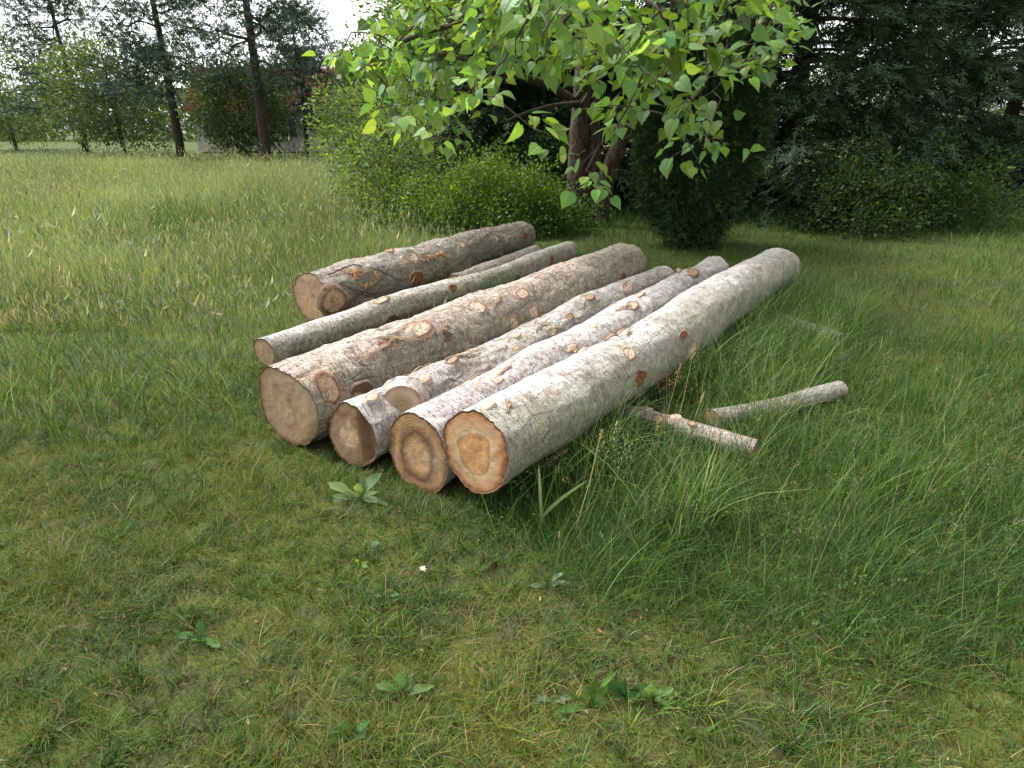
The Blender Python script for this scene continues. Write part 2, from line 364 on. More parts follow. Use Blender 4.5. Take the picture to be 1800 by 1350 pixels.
LOGS = []
class Log: pass
def add_log(label, near, far, r0, r1, bark, end, knots=(), z0=0.0, z1=0.0, amp=.012, bend=.02, kscale=1.1, seed=0, ext0=0.0, ext1=0.0, res=.014, far_end=None, plate=.0025, name='log', group='felled logs lying side by side', rim=.010, flare=0.0):
    a = at_z(*near, r0 + z0); b = at_z(*far, r1 + z1); d = (b - a) / np.linalg.norm((b - a)[:2])
    a = a - d * ext0; b = b + d * ext1; a[2] = r0 + z0; b[2] = r1 + z1
    L = float(np.linalg.norm((b - a)[:2])); rz = math.atan2(b[1] - a[1], b[0] - a[0])
    root = thing(name, label, 'log', (a[0], a[1], 0), rz, group)
    lg = Log(); lg.root, lg.L, lg.rz, lg.a, lg.r0, lg.r1, lg.z0, lg.z1 = root, L, rz, a, r0, r1, z0, z1
    cz, sz = math.cos(rz), math.sin(rz)
    lg.to_world = lambda p: np.stack([a[0] + p[..., 0] * cz - p[..., 1] * sz, a[1] + p[..., 0] * sz + p[..., 1] * cz, p[..., 2]], -1)
    def axis(t):
        t = np.asarray(t, float); f = t / L; w = np.sin(PI * np.clip(f, 0, 1))
        return np.stack([t, bend * 1.6 * w * vnoise(np.stack([t * .6, 0 * t, 0 * t], -1).reshape(-1, 3), seed).reshape(t.shape),
                         (r0 + z0) + ((r1 + z1) - (r0 + z0)) * f + bend * .6 * w * vnoise(np.stack([t * .7, 0 * t + 5, 0 * t], -1).reshape(-1, 3), seed + 1).reshape(t.shape)], -1)
    def rad(t): return r0 + (r1 - r0) * t / L + flare * np.exp(-t / .35)
    lg.axis, lg.rad = axis, rad
    # where a photo ray meets the log
    def hit(px, py):
        d = ray(px, py); s = np.arange(1, 16, .004); p = CAM + d * s[:, None]; q = p - np.array([a[0], a[1], 0])
        lx, ly = q[:, 0] * cz + q[:, 1] * sz, -q[:, 0] * sz + q[:, 1] * cz
        ax = axis(np.clip(lx, 0, L)); dd = np.hypot(ly - ax[:, 1], p[:, 2] - ax[:, 2]) - rad(np.clip(lx, 0, L))
        k = np.argmax((dd < 0) & (lx > 0) & (lx < L)) if np.any((dd < 0) & (lx > 0) & (lx < L)) else np.argmin(dd)
        return float(lx[k]), math.atan2(ly[k] - ax[k, 1], p[k, 2] - ax[k, 2]), float(s[k])
    kn = []
    for (px, py, sa, sb, style, pr) in knots:
        t, th, dp = hit(px, py); kn.append((t, th, sa * dp / F * kscale, sb * dp / F * kscale, style, pr))
    nt, na = int(L / res), max(40, int(2 * PI * max(r0, r1) / res))
    T = np.linspace(0, L, nt); A = np.linspace(-PI, PI, na + 1); TT, AA = np.meshgrid(T, A, indexing='ij')
    ax = axis(T); R = np.repeat(rad(T)[:, None], na + 1, 1)
    dirv = np.stack([0 * AA, np.sin(AA), np.cos(AA)], -1)
    q = np.stack([TT, np.sin(AA) * .25, np.cos(AA) * .25], -1).reshape(-1, 3)
    D = amp * fbm(q * np.array([1.6, 4, 4]), 4, seed + 2) + plate * fbm(q * np.array([22, 30, 30]), 3, seed + 7) + plate * .6 * np.abs(vnoise(q * np.array([9, 40, 40]), seed + 11))
    D = D.reshape(TT.shape)
    # knot swellings
    for (t, th, sa, sb, style, pr) in kn:
        dth = (AA - th + PI) % (2 * PI) - PI; g = np.exp(-(((TT - t) / (sa * 2.0)) ** 2 + (dth * R / (sb * 2.0)) ** 2))
        D += g * pr * 1.1
    # saw-cut edge is not perfectly round
    P = ax[:, None] + dirv * (R + D)[..., None]
    tl = (.02 * np.cos(AA) + .03 * np.sin(AA + seed)) * r0 * 2
    P[..., 0] += tl * np.exp(-TT / .12)
    rg_ = fbm(np.stack([np.sin(AA) * 14, np.cos(AA) * 14, 0 * AA + seed], -1).reshape(-1, 3), 4, seed + 40).reshape(AA.shape)
    P[..., 0] += .0035 * rg_ * np.exp(-TT / .04); P += dirv * (.0035 * vnoise(np.stack([np.sin(AA) * 16, np.cos(AA) * 16, 0 * AA], -1).reshape(-1, 3), seed + 44).reshape(AA.shape) * np.exp(-TT / .02))[..., None]
    lg.P = P
    V = P.reshape(-1, 3); i, j = np.meshgrid(np.arange(nt - 1), np.arange(na), indexing='ij'); w = na + 1
    Q = np.stack([i * w + j, i * w + j + 1, (i + 1) * w + j + 1, (i + 1) * w + j], -1).reshape(-1, 4)
    cyl = np.stack([TT, AA * r0, AA], -1).reshape(-1, 3)
    parts = [V]; quads = [Q[:, ::-1]]; mi = [np.zeros(len(Q), int)]; cy = [cyl]; o = len(V)
    for e, ring in ((0, P[0]), (1, P[-1])):
        c = ring[:-1].mean(0); f = 1 - rim / rad(0); inner = c + (ring - c) * f; inner[:, 0] += (.004 if e == 0 else -.004)
        parts += [ring, inner]; k = np.arange(na); qq = np.stack([o + k, o + k + 1, o + w + k + 1, o + w + k], 1)
        quads.append(qq[:, ::-1] if e else qq); mi.append(np.ones(na, int)); cy.append(np.tile([[0, 0, 0.]], (2 * w, 1))); o += 2 * w
    mesh('bark', np.vstack(parts), np.vstack(quads), [bark, M['rim']], root, {'cyl': np.vstack(cy)}, True, np.concatenate(mi))
    for e, ring in ((0, P[0]), (1, P[-1])):
        c = ring[:-1].mean(0); f = 1 - rim / rad(0) * .98; fr = np.linspace(0, f, 26)
        c2 = c + np.array([(.002 if e == 0 else -.002), 0, 0]); G = c2 + (ring - c)[None] * fr[:, None, None]
        M_ = np.stack([np.ones(w), ring[:, 1], ring[:, 2]], 1); sol = np.linalg.lstsq(M_, ring[:, 0], rcond=None)[0]; pl_ = sol[0] + sol[1] * G[..., 1] + sol[2] * G[..., 2] + (.002 if e == 0 else -.002)
        kf = sstep(.90, 1.0, np.linspace(0, 1, 26))[:, None]; G[..., 0] = pl_ * (1 - kf) + G[..., 0] * kf
        nz = fbm(G.reshape(-1, 3) * 30, 3, seed + 31).reshape(G.shape[:2]) * .002 + .004 * fbm(G.reshape(-1, 3) * 5, 2, seed + 33).reshape(G.shape[:2])
        G[..., 0] += nz * sstep(1.0, .8, np.linspace(0, 1, 26))[:, None]
        if end.get('step') and e == 0:       # felling step: one side of the face sits deeper
            k = sstep(end['step'] - .01, end['step'] + .02, -(G[..., 1] - c[1]) + .12 * (G[..., 2] - c[2])); G[..., 0] += .05 * k * sstep(1.0, .96, np.linspace(0, 1, 26))[:, None]
        i, j = np.meshgrid(np.arange(25), np.arange(na), indexing='ij')
        q = np.stack([i * w + j, i * w + j + 1, (i + 1) * w + j + 1, (i + 1) * w + j], -1).reshape(-1, 4)
        rho = np.repeat(np.linspace(0, 1, 26)[:, None], w, 1).ravel()
        if 'off' in end: rho = np.clip(np.hypot(*( (G[..., 1:] - c[1:] - np.array(end['off']) * rad(0) * (1 - (np.linspace(0, 1, 26) ** 2)[:, None, None])) / np.maximum(np.linalg.norm(ring[:, 1:] - c[1:], axis=1), .01)[None, :, None] ).transpose(2, 0, 1)).ravel() , 0, 1.2)
        mesh('cut_end', G.reshape(-1, 3), q if e else q[:, ::-1], end['mat'], root, {'rho': rho, 'polar': np.stack([np.tile(A * 1.0, 26), np.repeat(np.linspace(0, 1, 26), w) * .25, 0 * rho], 1)}, True)
    # knots: collar and sawn or torn face
    for (t, th, sa, sb, style, pr) in kn:
        it = int(np.clip(np.searchsorted(T, t), 1, nt - 2)); ia = int(np.clip((th + PI) / (2 * PI) * na, 1, na - 1))
        c = P[it, ia]; n = dirv[it, ia]; n = unit(n + np.array([-.12, 0, 0])); av = np.array([1., 0, 0]); av = unit(av - n * (av @ n)); bv = np.cross(n, av)
        rr = np.array([0, .1, .2, .3, .4, .48, .54, .6, .66, .72, .78, .84]); ph = np.linspace(0, 2 * PI, 37)[:-1]
        hh = np.array([.0, .0, .0, .0, .01, .02, .06, .14, .12, .02, -.16, -.5])
        if style in ('red', 'dark'): hh = np.array([.06, .05, .05, .06, .05, .06, .08, .12, .11, .02, -.16, -.5])
        if style == 'torn': hh = hh + np.array([.3, .25, .2, .15, .1, .05, 0, 0, 0, 0, 0, 0])
        sz_ = math.sqrt(sa * sb) * 1.5; R_, PH = np.meshgrid(rr, ph, indexing='ij')
        wob = 1 + .17 * vnoise(np.stack([np.cos(PH) * 1.7 + t * 9, np.sin(PH) * 1.7, R_ * 0], -1).reshape(-1, 3), seed + 5).reshape(PH.shape)
        xa, xb = R_ * np.cos(PH) * sa * 1.6 * wob, R_ * np.sin(PH) * sb * 1.6 * wob
        h = hh[:, None] * min(sz_, .05) * .5 + pr * .25 + .06 * sz_ * fbm(np.stack([xa * 90, xb * 90, 0 * xa + t], -1).reshape(-1, 3), 3, seed + 6).reshape(xa.shape) * (R_ > .05)
        h = h - np.where(R_ > .6, (xb ** 2) / (2 * rad(t)), (np.clip(np.abs(xb), 0, .6 * 1.6 * sb) ** 2) / (2 * rad(t)) * .3)
        K = c + xa[..., None] * av + xb[..., None] * bv + h[..., None] * n
        i, j = np.meshgrid(np.arange(len(rr) - 1), np.arange(36), indexing='ij'); j2 = (j + 1) % 36
        q = np.stack([i * 36 + j, (i + 1) * 36 + j, (i + 1) * 36 + j2, i * 36 + j2], -1).reshape(-1, 4)
        mesh('knot', K.reshape(-1, 3), q, KM[style], root, {'rho': R_.ravel()}, True)
    lg.hit, lg.T, lg.na = hit, T, na
    def surf(t, th, h=0.0):
        it = int(np.clip(np.searchsorted(T, t), 0, nt - 1)); ia = int(np.clip((th + PI) / (2 * PI) * na, 0, na)); return P[it, ia] + dirv[it, ia] * h, dirv[it, ia]
    lg.surf = surf
    LOGS.append(lg); return lg

def flap(lg, px, py, ln, wd, lift, skew=0.0):
    """a torn strip of bark lifting off the log"""
    t, th, _ = lg.hit(px, py); n = 14; s = np.linspace(0, 1, n); rows = []
    for k in s:
        p, nn = lg.surf(t + ln * k, th + skew * k, .003 + lift * abs(math.sin(k * 5 + px)) * k); b = np.cross(nn, [1, 0, 0])
        w = wd * (math.sin(PI * min(1, k * .9 + .08))) * (1 + .35 * math.sin(k * 17 + px))
        for f in (-1, -.3, .4, 1): rows.append(p + b * w * f + nn * (lift * .5 * abs(f) ** 2))
    V = np.array(rows); i, j = np.meshgrid(np.arange(n - 1), np.arange(3), indexing='ij')
    q = np.stack([i * 4 + j, i * 4 + j + 1, (i + 1) * 4 + j + 1, (i + 1) * 4 + j], -1).reshape(-1, 4)
    o = mesh('bark_flap', V, q, M['flap'], lg.root, None, True); s_ = o.modifiers.new('thick', 'SOLIDIFY'); s_.thickness = .004
    return o

E_ORANGE = {'mat': end_mat('fresh_orange_cut', [(0, (.44, .225, .085)), (.34, (.46, .245, .095)), (.47, (.33, .17, .07)), (.54, (.48, .34, .20)), (.64, (.42, .28, .16)), (.82, (.40, .225, .105)), (.93, (.30, .13, .05)), (1, (.16, .07, .035))], .22, 1.0, 40, .15), 'off': (.05, -.1)}
E_BROWN = {'mat': end_mat('weathered_brown_cut', [(0, (.42, .26, .135)), (.36, (.42, .26, .14)), (.48, (.24, .13, .06)), (.58, (.09, .05, .028)), (.66, (.22, .13, .065)), (.80, (.36, .215, .105)), (.92, (.25, .135, .065)), (1, (.11, .06, .035))], .2, 5.0), 'off': (.0, -.12)}
E_TAN = {'mat': end_mat('weathered_tan_cut', [(0, (.50, .34, .18)), (.33, (.46, .31, .165)), (.46, (.25, .15, .075)), (.66, (.20, .12, .06)), (.85, (.27, .17, .09)), (1, (.11, .065, .035))], .18, 9.0), 'step': .06, 'off': (.1, 0)}
E_PLAIN = {'mat': end_mat('grey_tan_cut', [(0, (.42, .29, .17)), (.5, (.36, .24, .14)), (.8, (.33, .22, .13)), (1, (.2, .13, .08))], .3, 13.0)}

logA = add_log('thick pale log with a fresh orange cut end, frontmost in the row', (835, 793), (1237, 549), .189, .214,
    bark_mat('bark_pale_green', (.64, .61, .58), (.52, .46, .42), (.27, .265, .17), .75, .7, .10, .35, .28, 1.0), E_ORANGE,
    [(850, 716, 14, 8, 'torn', .012), (1101, 623, 13, 11, 'light', .014), (1121, 664, 19, 13, 'red', .012), (1195, 590, 9, 5, 'red', .006), (1010, 600, 12, 5, 'torn', .006), (1330, 560, 15, 10, 'light', .01)],
    seed=1, bend=.035, ext1=2.0, res=.011, amp=.017, plate=.0028, z0=.125, z1=.12)
logD2 = add_log('white barked log with a dark ringed brown cut end, behind the frontmost log', (735, 797), (1255, 480), .19, .175,
    bark_mat('bark_white', (.68, .64, .63), (.52, .44, .41), (.3, .28, .2), .5, .3, .14, .6, .42, 4.0), E_BROWN,
    [(1107, 542, 14, 8, 'light', .014), (1122, 520, 11, 5, 'light', .01), (1212, 484, 14, 8, 'tan', .02), (1000, 612, 14, 6, 'torn', .008), (870, 668, 12, 6, 'torn', .006), (1040, 575, 9, 4, 'torn', .006)],
    seed=2, bend=.025, res=.011, amp=.018, plate=.0035)
logD1 = add_log('lumpy whitish log with a split grey tan cut end and a sawn side stub', (620, 770), (1165, 490), .165, .15,
    bark_mat('bark_white_rough', (.64, .60, .57), (.47, .38, .33), (.28, .26, .18), .5, .3, .3, .8, .45, 7.0), E_TAN,
    [(648, 712, 11, 8, 'torn', .02), (968, 583, 13, 6, 'light', .012), (1033, 526, 12, 6, 'tan', .014), (1099, 509, 12, 7, 'torn', .016), (1000, 557, 9, 5, 'tan', .01), (905, 612, 10, 5, 'torn', .01), (790, 640, 14, 6, 'tan', .012), (740, 668, 12, 8, 'torn', .01), (905, 590, 8, 5, 'torn', .012)],
    seed=3, bend=.045, res=.011, amp=.022, plate=.005)
logC = add_log('thickest scaly brown grey log in the middle with five pale oval knots', (505, 716), (1096, 468), .235, .255,
    bark_mat('bark_scaly', (.63, .53, .46), (.55, .42, .345), (.23, .21, .13), .7, .7, .6, .8, .6, 11.0), E_PLAIN,
    [(729, 585, 22, 13, 'light', .018), (779, 592, 9, 6, 'dark', .008), (833, 545, 13, 11, 'light', .016), (911, 521, 11, 8, 'light', .014), (931, 552, 10, 12, 'light', .012), (897, 571, 9, 11, 'light', .01), (572, 685, 15, 20, 'tan', .016), (632, 684, 15, 10, 'dark', .012), (1096, 488, 6, 6, 'red', .006), (672, 607, 10, 6, 'red', .006)],
    seed=4, kscale=1.35, bend=.045, res=.012, amp=.026, plate=.006)
logB = add_log('thin smooth grey green log between the two thick rear logs', (562, 588), (1001, 441), .115, .125,
    bark_mat('bark_smooth_grey', (.62, .59, .55), (.50, .44, .39), (.26, .255, .17), .65, .7, .12, .2, .65, 15.0), E_PLAIN,
    [(666, 531, 14, 6, 'light', .01), (686, 558, 10, 6, 'dark', .008), (792, 507, 8, 6, 'red', .006), (968, 457, 6, 7, 'red', .006), (908, 488, 6, 6, 'red', .005), (944, 470, 5, 5, 'tan', .005)],
    seed=5, bend=.04, ext0=.5, amp=.012, plate=.002, z0=.02, z1=.02)
logB2 = add_log('short rough log mostly hidden behind the thin smooth log', (800, 500), (940, 449), .115, .12,
    bark_mat('bark_hidden', (.42, .38, .35), (.36, .3, .26), (.24, .23, .16), .5, 0, .4, .6, .3, 19.0), E_PLAIN,
    [(905, 452, 5, 4, 'light', .006)], seed=6, amp=.014, plate=.003)
logE = add_log('rearmost rough dark log littered with bark chips and dry vine', (545, 522), (917, 418), .23, .205,
    bark_mat('bark_rough_grey', (.48, .44, .39), (.38, .29, .235), (.17, .165, .11), .7, .4, .5, .9, .4, 23.0), E_PLAIN,
    [(722, 452, 12, 11, 'light', .02), (727, 487, 13, 9, 'red', .016), (580, 528, 22, 22, 'tan', .03), (818, 473, 8, 7, 'red', .01), (808, 432, 6, 5, 'light', .008), (640, 530, 14, 9, 'red', .008), (682, 446, 9, 5, 'tan', .014), (869, 420, 5, 4, 'light', .008), (918, 412, 6, 7, 'red', .01)],
    seed=7, bend=.07, ext0=.0, amp=.042, plate=.008)
logS = add_log('slender knotty log half sunk in the tall grass beside the front log', (1088, 722), (1245, 768), .062, .058,
    bark_mat('bark_slender', (.47, .43, .39), (.4, .3, .25), (.24, .23, .15), .5, 0, .15, .3, .5, 29.0), E_PLAIN,
    [(1135, 718, 9, 6, 'torn', .01), (1157, 737, 10, 7, 'tan', .008), (1187, 735, 9, 8, 'torn', .01), (1215, 745, 7, 5, 'tan', .006)], seed=8, z0=.012, z1=.012, ext0=.35, ext1=.25, amp=.006, res=.007, plate=.001, rim=.005)
logS2 = add_log('smooth slender log lying in the grass just beyond the knotty slender one', (1250, 738), (1420, 700), .06, .06,
    bark_mat('bark_slender_grey', (.42, .4, .36), (.36, .3, .25), (.24, .23, .15), .5, 0, .15, .3, .5, 31.0), E_PLAIN,
    [], seed=9, z0=.03, z1=.0, ext1=.3, amp=.006, res=.008, plate=.001, rim=.005)
logS3 = add_log('slender log nearly buried in grass beside the far end of the front log', (1330, 545), (1480, 600), .062, .058,
    bark_mat('bark_support', (.45, .42, .38), (.38, .3, .25), (.24, .23, .15), .5, 0, .15, .3, .5, 37.0), E_PLAIN,
    [], seed=10, ext0=.2, ext1=0, amp=.006, res=.009, plate=.001, rim=.005)
for a in [(1000, 601, .22, .018, .016, .25), (1062, 598, .16, .014, .022, -.2), (885, 726, .10, .012, .012, .3), (1100, 590, .12, .012, .016, .2)]: flap(logA, *a)
for a in [(1080, 548, .18, .012, .014, -.2), (800, 676, .3, .008, .008, .1), (1190, 486, .18, .02, .03, .3), (870, 660, .22, .010, .01, .1)]: flap(logD2, *a)
for a in [(690, 668, .45, .010, .012, .15), (940, 580, .25, .012, .016, .2), (780, 640, .35, .012, .014, -.1), (1090, 508, .2, .016, .02, .2)]: flap(logD1, *a)
for a in [(660, 600, .25, .014, .012, -.5), (760, 590, .2, .016, .008, .2), (620, 640, .4, .010, .01, .2), (860, 545, .2, .014, .010, .3)]: flap(logC, *a)
for a in [(705, 470, .2, .02, .02, .5), (850, 415, .25, .018, .02, .3), (600, 480, .3, .02, .02, -.3)]: flap(logE, *a)

# sawn side stub of the split log
t, th, dp = logD1.hit(700, 722); p, nn = logD1.surf(t + .05, -.75)
ax_ = unit(np.array([-.70, -.50, .30])); L_ = .12; pa = p - ax_ * .075
Ps = np.array([pa + ax_ * L_ * k for k in np.linspace(0, 1, 10)]); V, Fs = tube(Ps, np.array([.13, .12, .112, .106, .102, .1, .098, .097, .096, .095]) * 1.08, 40, .10, 4, False)
st = mesh('branch_stub', V, Fs, [x for x in bpy.data.materials if x.name == 'bark_white_rough'][0], logD1.root, {'cyl': np.stack([np.repeat(np.linspace(0, L_, 10), 40), np.tile(np.linspace(-.3, .3, 40), 10), np.zeros(400)], 1)}, True)
ring = V[-40:]; c = ring.mean(0); fr = np.linspace(0, 1, 16); G = c + (ring - c)[None] * fr[:, None, None]
i, j = np.meshgrid(np.arange(15), np.arange(40), indexing='ij'); j2 = (j + 1) % 40
mesh('cut_end', G.reshape(-1, 3), np.stack([i * 40 + j, (i + 1) * 40 + j, (i + 1) * 40 + j2, i * 40 + j2], -1).reshape(-1, 4), end_mat('stub_cut', [(0, (.40, .25, .13)), (.14, (.54, .42, .27)), (.24, (.36, .26, .17)), (.7, (.40, .30, .21)), (.9, (.30, .2, .13)), (1, (.16, .1, .06))], .3, 3.0, 16), st, {'rho': np.repeat(fr, 40), 'polar': np.zeros((640, 3))}, True)

# litter on the rearmost log
def chip(lg, px, py, s):
    t, th, _ = lg.hit(px, py); p, n = lg.surf(t, th, .006); w = lg.to_world(p)
    k = 9; a = np.linspace(0, 2 * PI, k, endpoint=False); r = s * (.6 + .7 * rng.random(k)); ln = 1.9
    top = np.stack([np.cos(a) * r * ln, np.sin(a) * r, .25 * s + .3 * s * np.cos(a * 2) + rng.normal(0, .08 * s, k)], 1)
    V = np.vstack([top, top * [.9, .9, 1] - [0, 0, .45 * s], [[0, 0, .2 * s], [0, 0, -.25 * s]]]); i = np.arange(k); i2 = (i + 1) % k
    Fs = [np.stack([i, i2, k + i2, k + i], 1)[:, ::-1], np.vstack([np.stack([i, i2, 0 * i + 2 * k], 1), np.stack([k + i2, k + i, 0 * i + 2 * k + 1], 1)])]
    o = mesh('bark_chip', V, Fs, M['chip']); rz = lg.rz
    nw = Vector((n[0] * math.cos(rz) - n[1] * math.sin(rz), n[0] * math.sin(rz) + n[1] * math.cos(rz), n[2]))
    q = nw.to_track_quat('Z', 'Y') @ Matrix.Rotation(rng.uniform(0, 6.28), 3, 'Z').to_quaternion()
    o.rotation_mode = 'QUATERNION'; o.rotation_quaternion = q; o.location = w
    return o
for k in range(13):
    tag(chip(logE, rng.uniform(600, 662), rng.uniform(478, 506), rng.uniform(.012, .028)), 'orange brown bark chip among dry vine on the rear log near its sawn tan knot', 'bark chip', 'bark chips near the tan knot')
for k in range(8):
    tag(chip(logE, rng.uniform(742, 785), rng.uniform(445, 458), rng.uniform(.012, .024)), 'pale brown bark chip lying right of the heart shaped knot on the rear log', 'bark chip', 'bark chips beside the heart shaped knot')
def vine(lg, pts, r, label):
    P = []
    for px, py, h in pts:
        t, th, _ = lg.hit(px, py); P.append(lg.to_world(lg.surf(t, th, h)[0]))
    P = smooth_path(P, 30) + rng.normal(0, .003, (30, 3)); V, Fs = tube(P, np.linspace(r, r * .5, 30), 6)
    tag(mesh('dry_vine', V, Fs, M['trunk_grey'], None, None, True), label, 'vine', 'dry vines on the rear log')
vine(logE, [(575, 482, .015), (620, 470, .02), (660, 478, .02), (700, 492, .03)], .007, 'long dry vine running along the top of the rear log')
vine(logE, [(610, 528, .01), (640, 505, .02), (668, 490, .03), (684, 460, .03)], .006, 'dry vine rising diagonally from the tan knot of the rear log')
vine(logE, [(590, 500, .01), (615, 508, .02), (650, 512, .02), (690, 505, .015)], .005, 'dark dry vine lying below the bark chips on the rear log')

# ------------------------------------------------------------------ grass
def log_clear(x, y, k=.85):
    ok = np.ones(len(x), bool)
    for lg in LOGS:
        if lg.z0 > .1: continue
        kk = k if lg.r0 > .08 else .25
        dx, dy = x - lg.a[0], y - lg.a[1]; cz, sz = math.cos(lg.rz), math.sin(lg.rz)
        u, v = dx * cz + dy * sz, -dx * sz + dy * cz
        ok &= ~((u > -.01) & (u < lg.L) & (np.abs(v) < kk * (lg.r0 + (lg.r1 - lg.r0) * u / lg.L)))
    return ok
def blades(P, L, W, lean, bend, col, seg=3, az=None, twist=.6):
    n = len(P); az = rng.uniform(0, 2 * PI, n) if az is None else az
    D = np.stack([np.cos(az), np.sin(az), 0 * az], 1); pa = az + PI / 2 + rng.normal(0, twist, n); X = np.stack([np.cos(pa), np.sin(pa), 0 * pa], 1)
    rows = []
    for k in range(seg + 1):
        s = k / seg; h = L * (lean * s + bend * s * s); z = L * (s - .45 * bend * s * s * s - .12 * lean * s)
        c = P + D * h[:, None] + np.array([0, 0, 1.]) * z[:, None]; wd = (W * (1 - s ** 1.7) * (.75 if k == 0 else 1))[:, None] * .5
        if k < seg: rows += [c - X * wd, c + X * wd]
        else: rows.append(c)
    V = np.stack(rows, 1); m = V.shape[1]; b = (np.arange(n) * m)[:, None]
    q = np.concatenate([np.array([[2 * k, 2 * k + 1, 2 * k + 3, 2 * k + 2]]) + b for k in range(seg - 1)]) if seg > 1 else np.zeros((0, 4), int)
    t = np.array([[2 * seg - 2, 2 * seg - 1, 2 * seg]]) + b
    return V.reshape(-1, 3), [q, t], np.repeat(col, m, 0)
def pack(name, items, mat, **kw):
    V, Fs = join([(v, f) for v, f, c in items]); col = np.vstack([c for v, f, c in items]); return mesh(name, V, Fs, mat, None, {'col': col}, **kw)
def in_view(x, y, m=1.12):
    return np.abs(x) < (y * cp + 1.4 * sp) * .86 * m + .15
def region(n, x0, x1, y0, y1):
    x, y = rng.uniform(x0, x1, n), rng.uniform(y0, y1, n); k = in_view(x, y) & log_clear(x, y); return x[k], y[k]
G_LAWN = np.array([(.070, .128, .018), (.055, .112, .020), (.105, .150, .024), (.098, .115, .026), (.15, .14, .055)])
G_LUSH = np.array([(.036, .088, .014), (.045, .105, .017), (.065, .13, .022), (.032, .072, .017)])
G_STRAW = np.array([(.26, .21, .11), (.20, .16, .08), (.15, .115, .06)])
G_MEAD = np.array([(.13, .21, .06), (.17, .24, .085), (.10, .18, .04), (.21, .26, .12)])
def lush(x, y):
    """how tall and rich the grass stands: 0 mown lawn, 1 rank growth round and right of the logs"""
    e = 1.78 - .40 * np.clip(x, -.3, 1.2) + .55 * np.clip(-x - .1, 0, 2) + .16 * n2(x, y, 2.2, 41, 3)
    ax_, ay_, bx_, by_ = -1.25, 2.92, .15, 2.12; tt = np.clip(((x - ax_) * (bx_ - ax_) + (y - ay_) * (by_ - ay_)) / ((bx_ - ax_) ** 2 + (by_ - ay_) ** 2), 0, 1)
    dl = np.hypot(x - ax_ - tt * (bx_ - ax_), y - ay_ - tt * (by_ - ay_)); return np.maximum(sstep(-.28, .36, y - e), .85 * np.exp(-(dl / .16) ** 2))
def on_ground(x, y, dz=-.004): return np.stack([x, y, gz(x, y) + dz], 1)

# short lawn
it = []
x, y = region(330000, -3.6, 3.6, .75, 4.2); k = rng.random(len(x)) < np.clip(1.25 - .16 * y, .3, 1) * (1 - .55 * lush(x, y)) * (.55 + .6 * sstep(-.5, .4, n2(x, y, 3.0, 21)))
x, y = x[k], y[k]; n = len(x); g = n2(x, y, 1.7, 55)
c = colors(n, G_LAWN, .25, .10); m = n2(x, y, .9, 61) * .5 - .22 * x / 1.2 + .1; c = c * (1 + np.clip(m, -.45, .8)[:, None] * np.array([.72, .36, .1]))
it.append(blades(on_ground(x, y), (.030 + .040 * rng.random(n) ** 2) * (1 + .6 * np.clip(g, -.6, 1)) * (1 + .9 * sstep(.35, .8, n2(x, y, 6.5, 83))), .0026 + .0014 * rng.random(n), rng.uniform(.1, .9, n), rng.uniform(0, .7, n), c, 2))
x, y = region(12500, -3.4, 3.4, .78, 3.8); k = rng.random(len(x)) < (.35 + .8 * sstep(-.2, .5, n2(x, y, 2.4, 83))) * (1 - .5 * lush(x, y)) * np.clip(1.3 - .22 * y, .3, 1); x, y = x[k], y[k]; n = len(x)
nb = 15; kk = np.repeat(np.arange(n), nb); m = len(kk); hh = (.045 + .06 * rng.random(n) ** 1.8)[kk] * rng.uniform(.55, 1.15, m); tc_ = colors(n, np.vstack([G_LAWN[:3], G_LUSH, [(.085, .12, .03)]]), .3, .12)[kk] * np.exp(rng.normal(0, .18, (m, 1)))
dry = rng.random(m) < .10; tc_[dry] = colors(dry.sum(), G_STRAW, .2, .05)
a_ = rng.uniform(0, 2 * PI, m); rr_ = .012 * np.sqrt(rng.random(m)); px_, py_ = x[kk] + rr_ * np.cos(a_), y[kk] + rr_ * np.sin(a_)
it.append(blades(on_ground(px_, py_), hh, .0028 + .0016 * rng.random(m), rng.uniform(.15, .7, m), rng.uniform(.1, .8, m), tc_, 3, a_ + rng.normal(0, .4, m)))
pack('lawn_grass', it, M['grass'])
tag(bpy.data.objects['lawn_grass'], 'short patchy mown lawn grass in front of the logs', 'grass', None, 'stuff')
# dead straw and thatch lying in the lawn
x, y = region(26000, -3.4, 3.4, .75, 3.6); k = rng.random(len(x)) < .10 + .6 * sstep(.05, .6, n2(x, y, 2.6, 33)) ; k &= rng.random(len(x)) < 1 - .8 * lush(x, y); x, y = x[k], y[k]; n = len(x)
it = [blades(on_ground(x, y, .006), .025 + .06 * rng.random(n) ** 2.5, .0014 + .0012 * rng.random(n), rng.uniform(.9, 1.3, n), rng.uniform(.3, .8, n), colors(n, G_STRAW, .25, .05), 3)]
o = pack('dead_straw', it, M['grass']); tag(o, 'dry straw coloured stalks lying matted in the short lawn', 'straw', None, 'stuff')
# dead leaf scraps
x, y = region(420, -2.6, 2.8, .8, 3.4); n = len(x); a_ = rng.uniform(0, 2 * PI, n); V, Fs = scatter(OVAL_V, OVAL_F, on_ground(x, y, .012), np.stack([np.cos(a_), np.sin(a_), rng.uniform(-.2, .5, n)], 1), rv(n, .4) + [0, 0, 1], .012 + .018 * rng.random(n) ** 2, .016)
o = mesh('leaf_litter', V, Fs, M['weed'], None, {'col': np.repeat(colors(n, np.array([(.20, .10, .05), (.26, .17, .09), (.30, .24, .14)]), .25, .08), len(OVAL_V), 0)}); tag(o, 'brown scraps of dead leaves lying in the lawn', 'leaf litter', None, 'stuff')
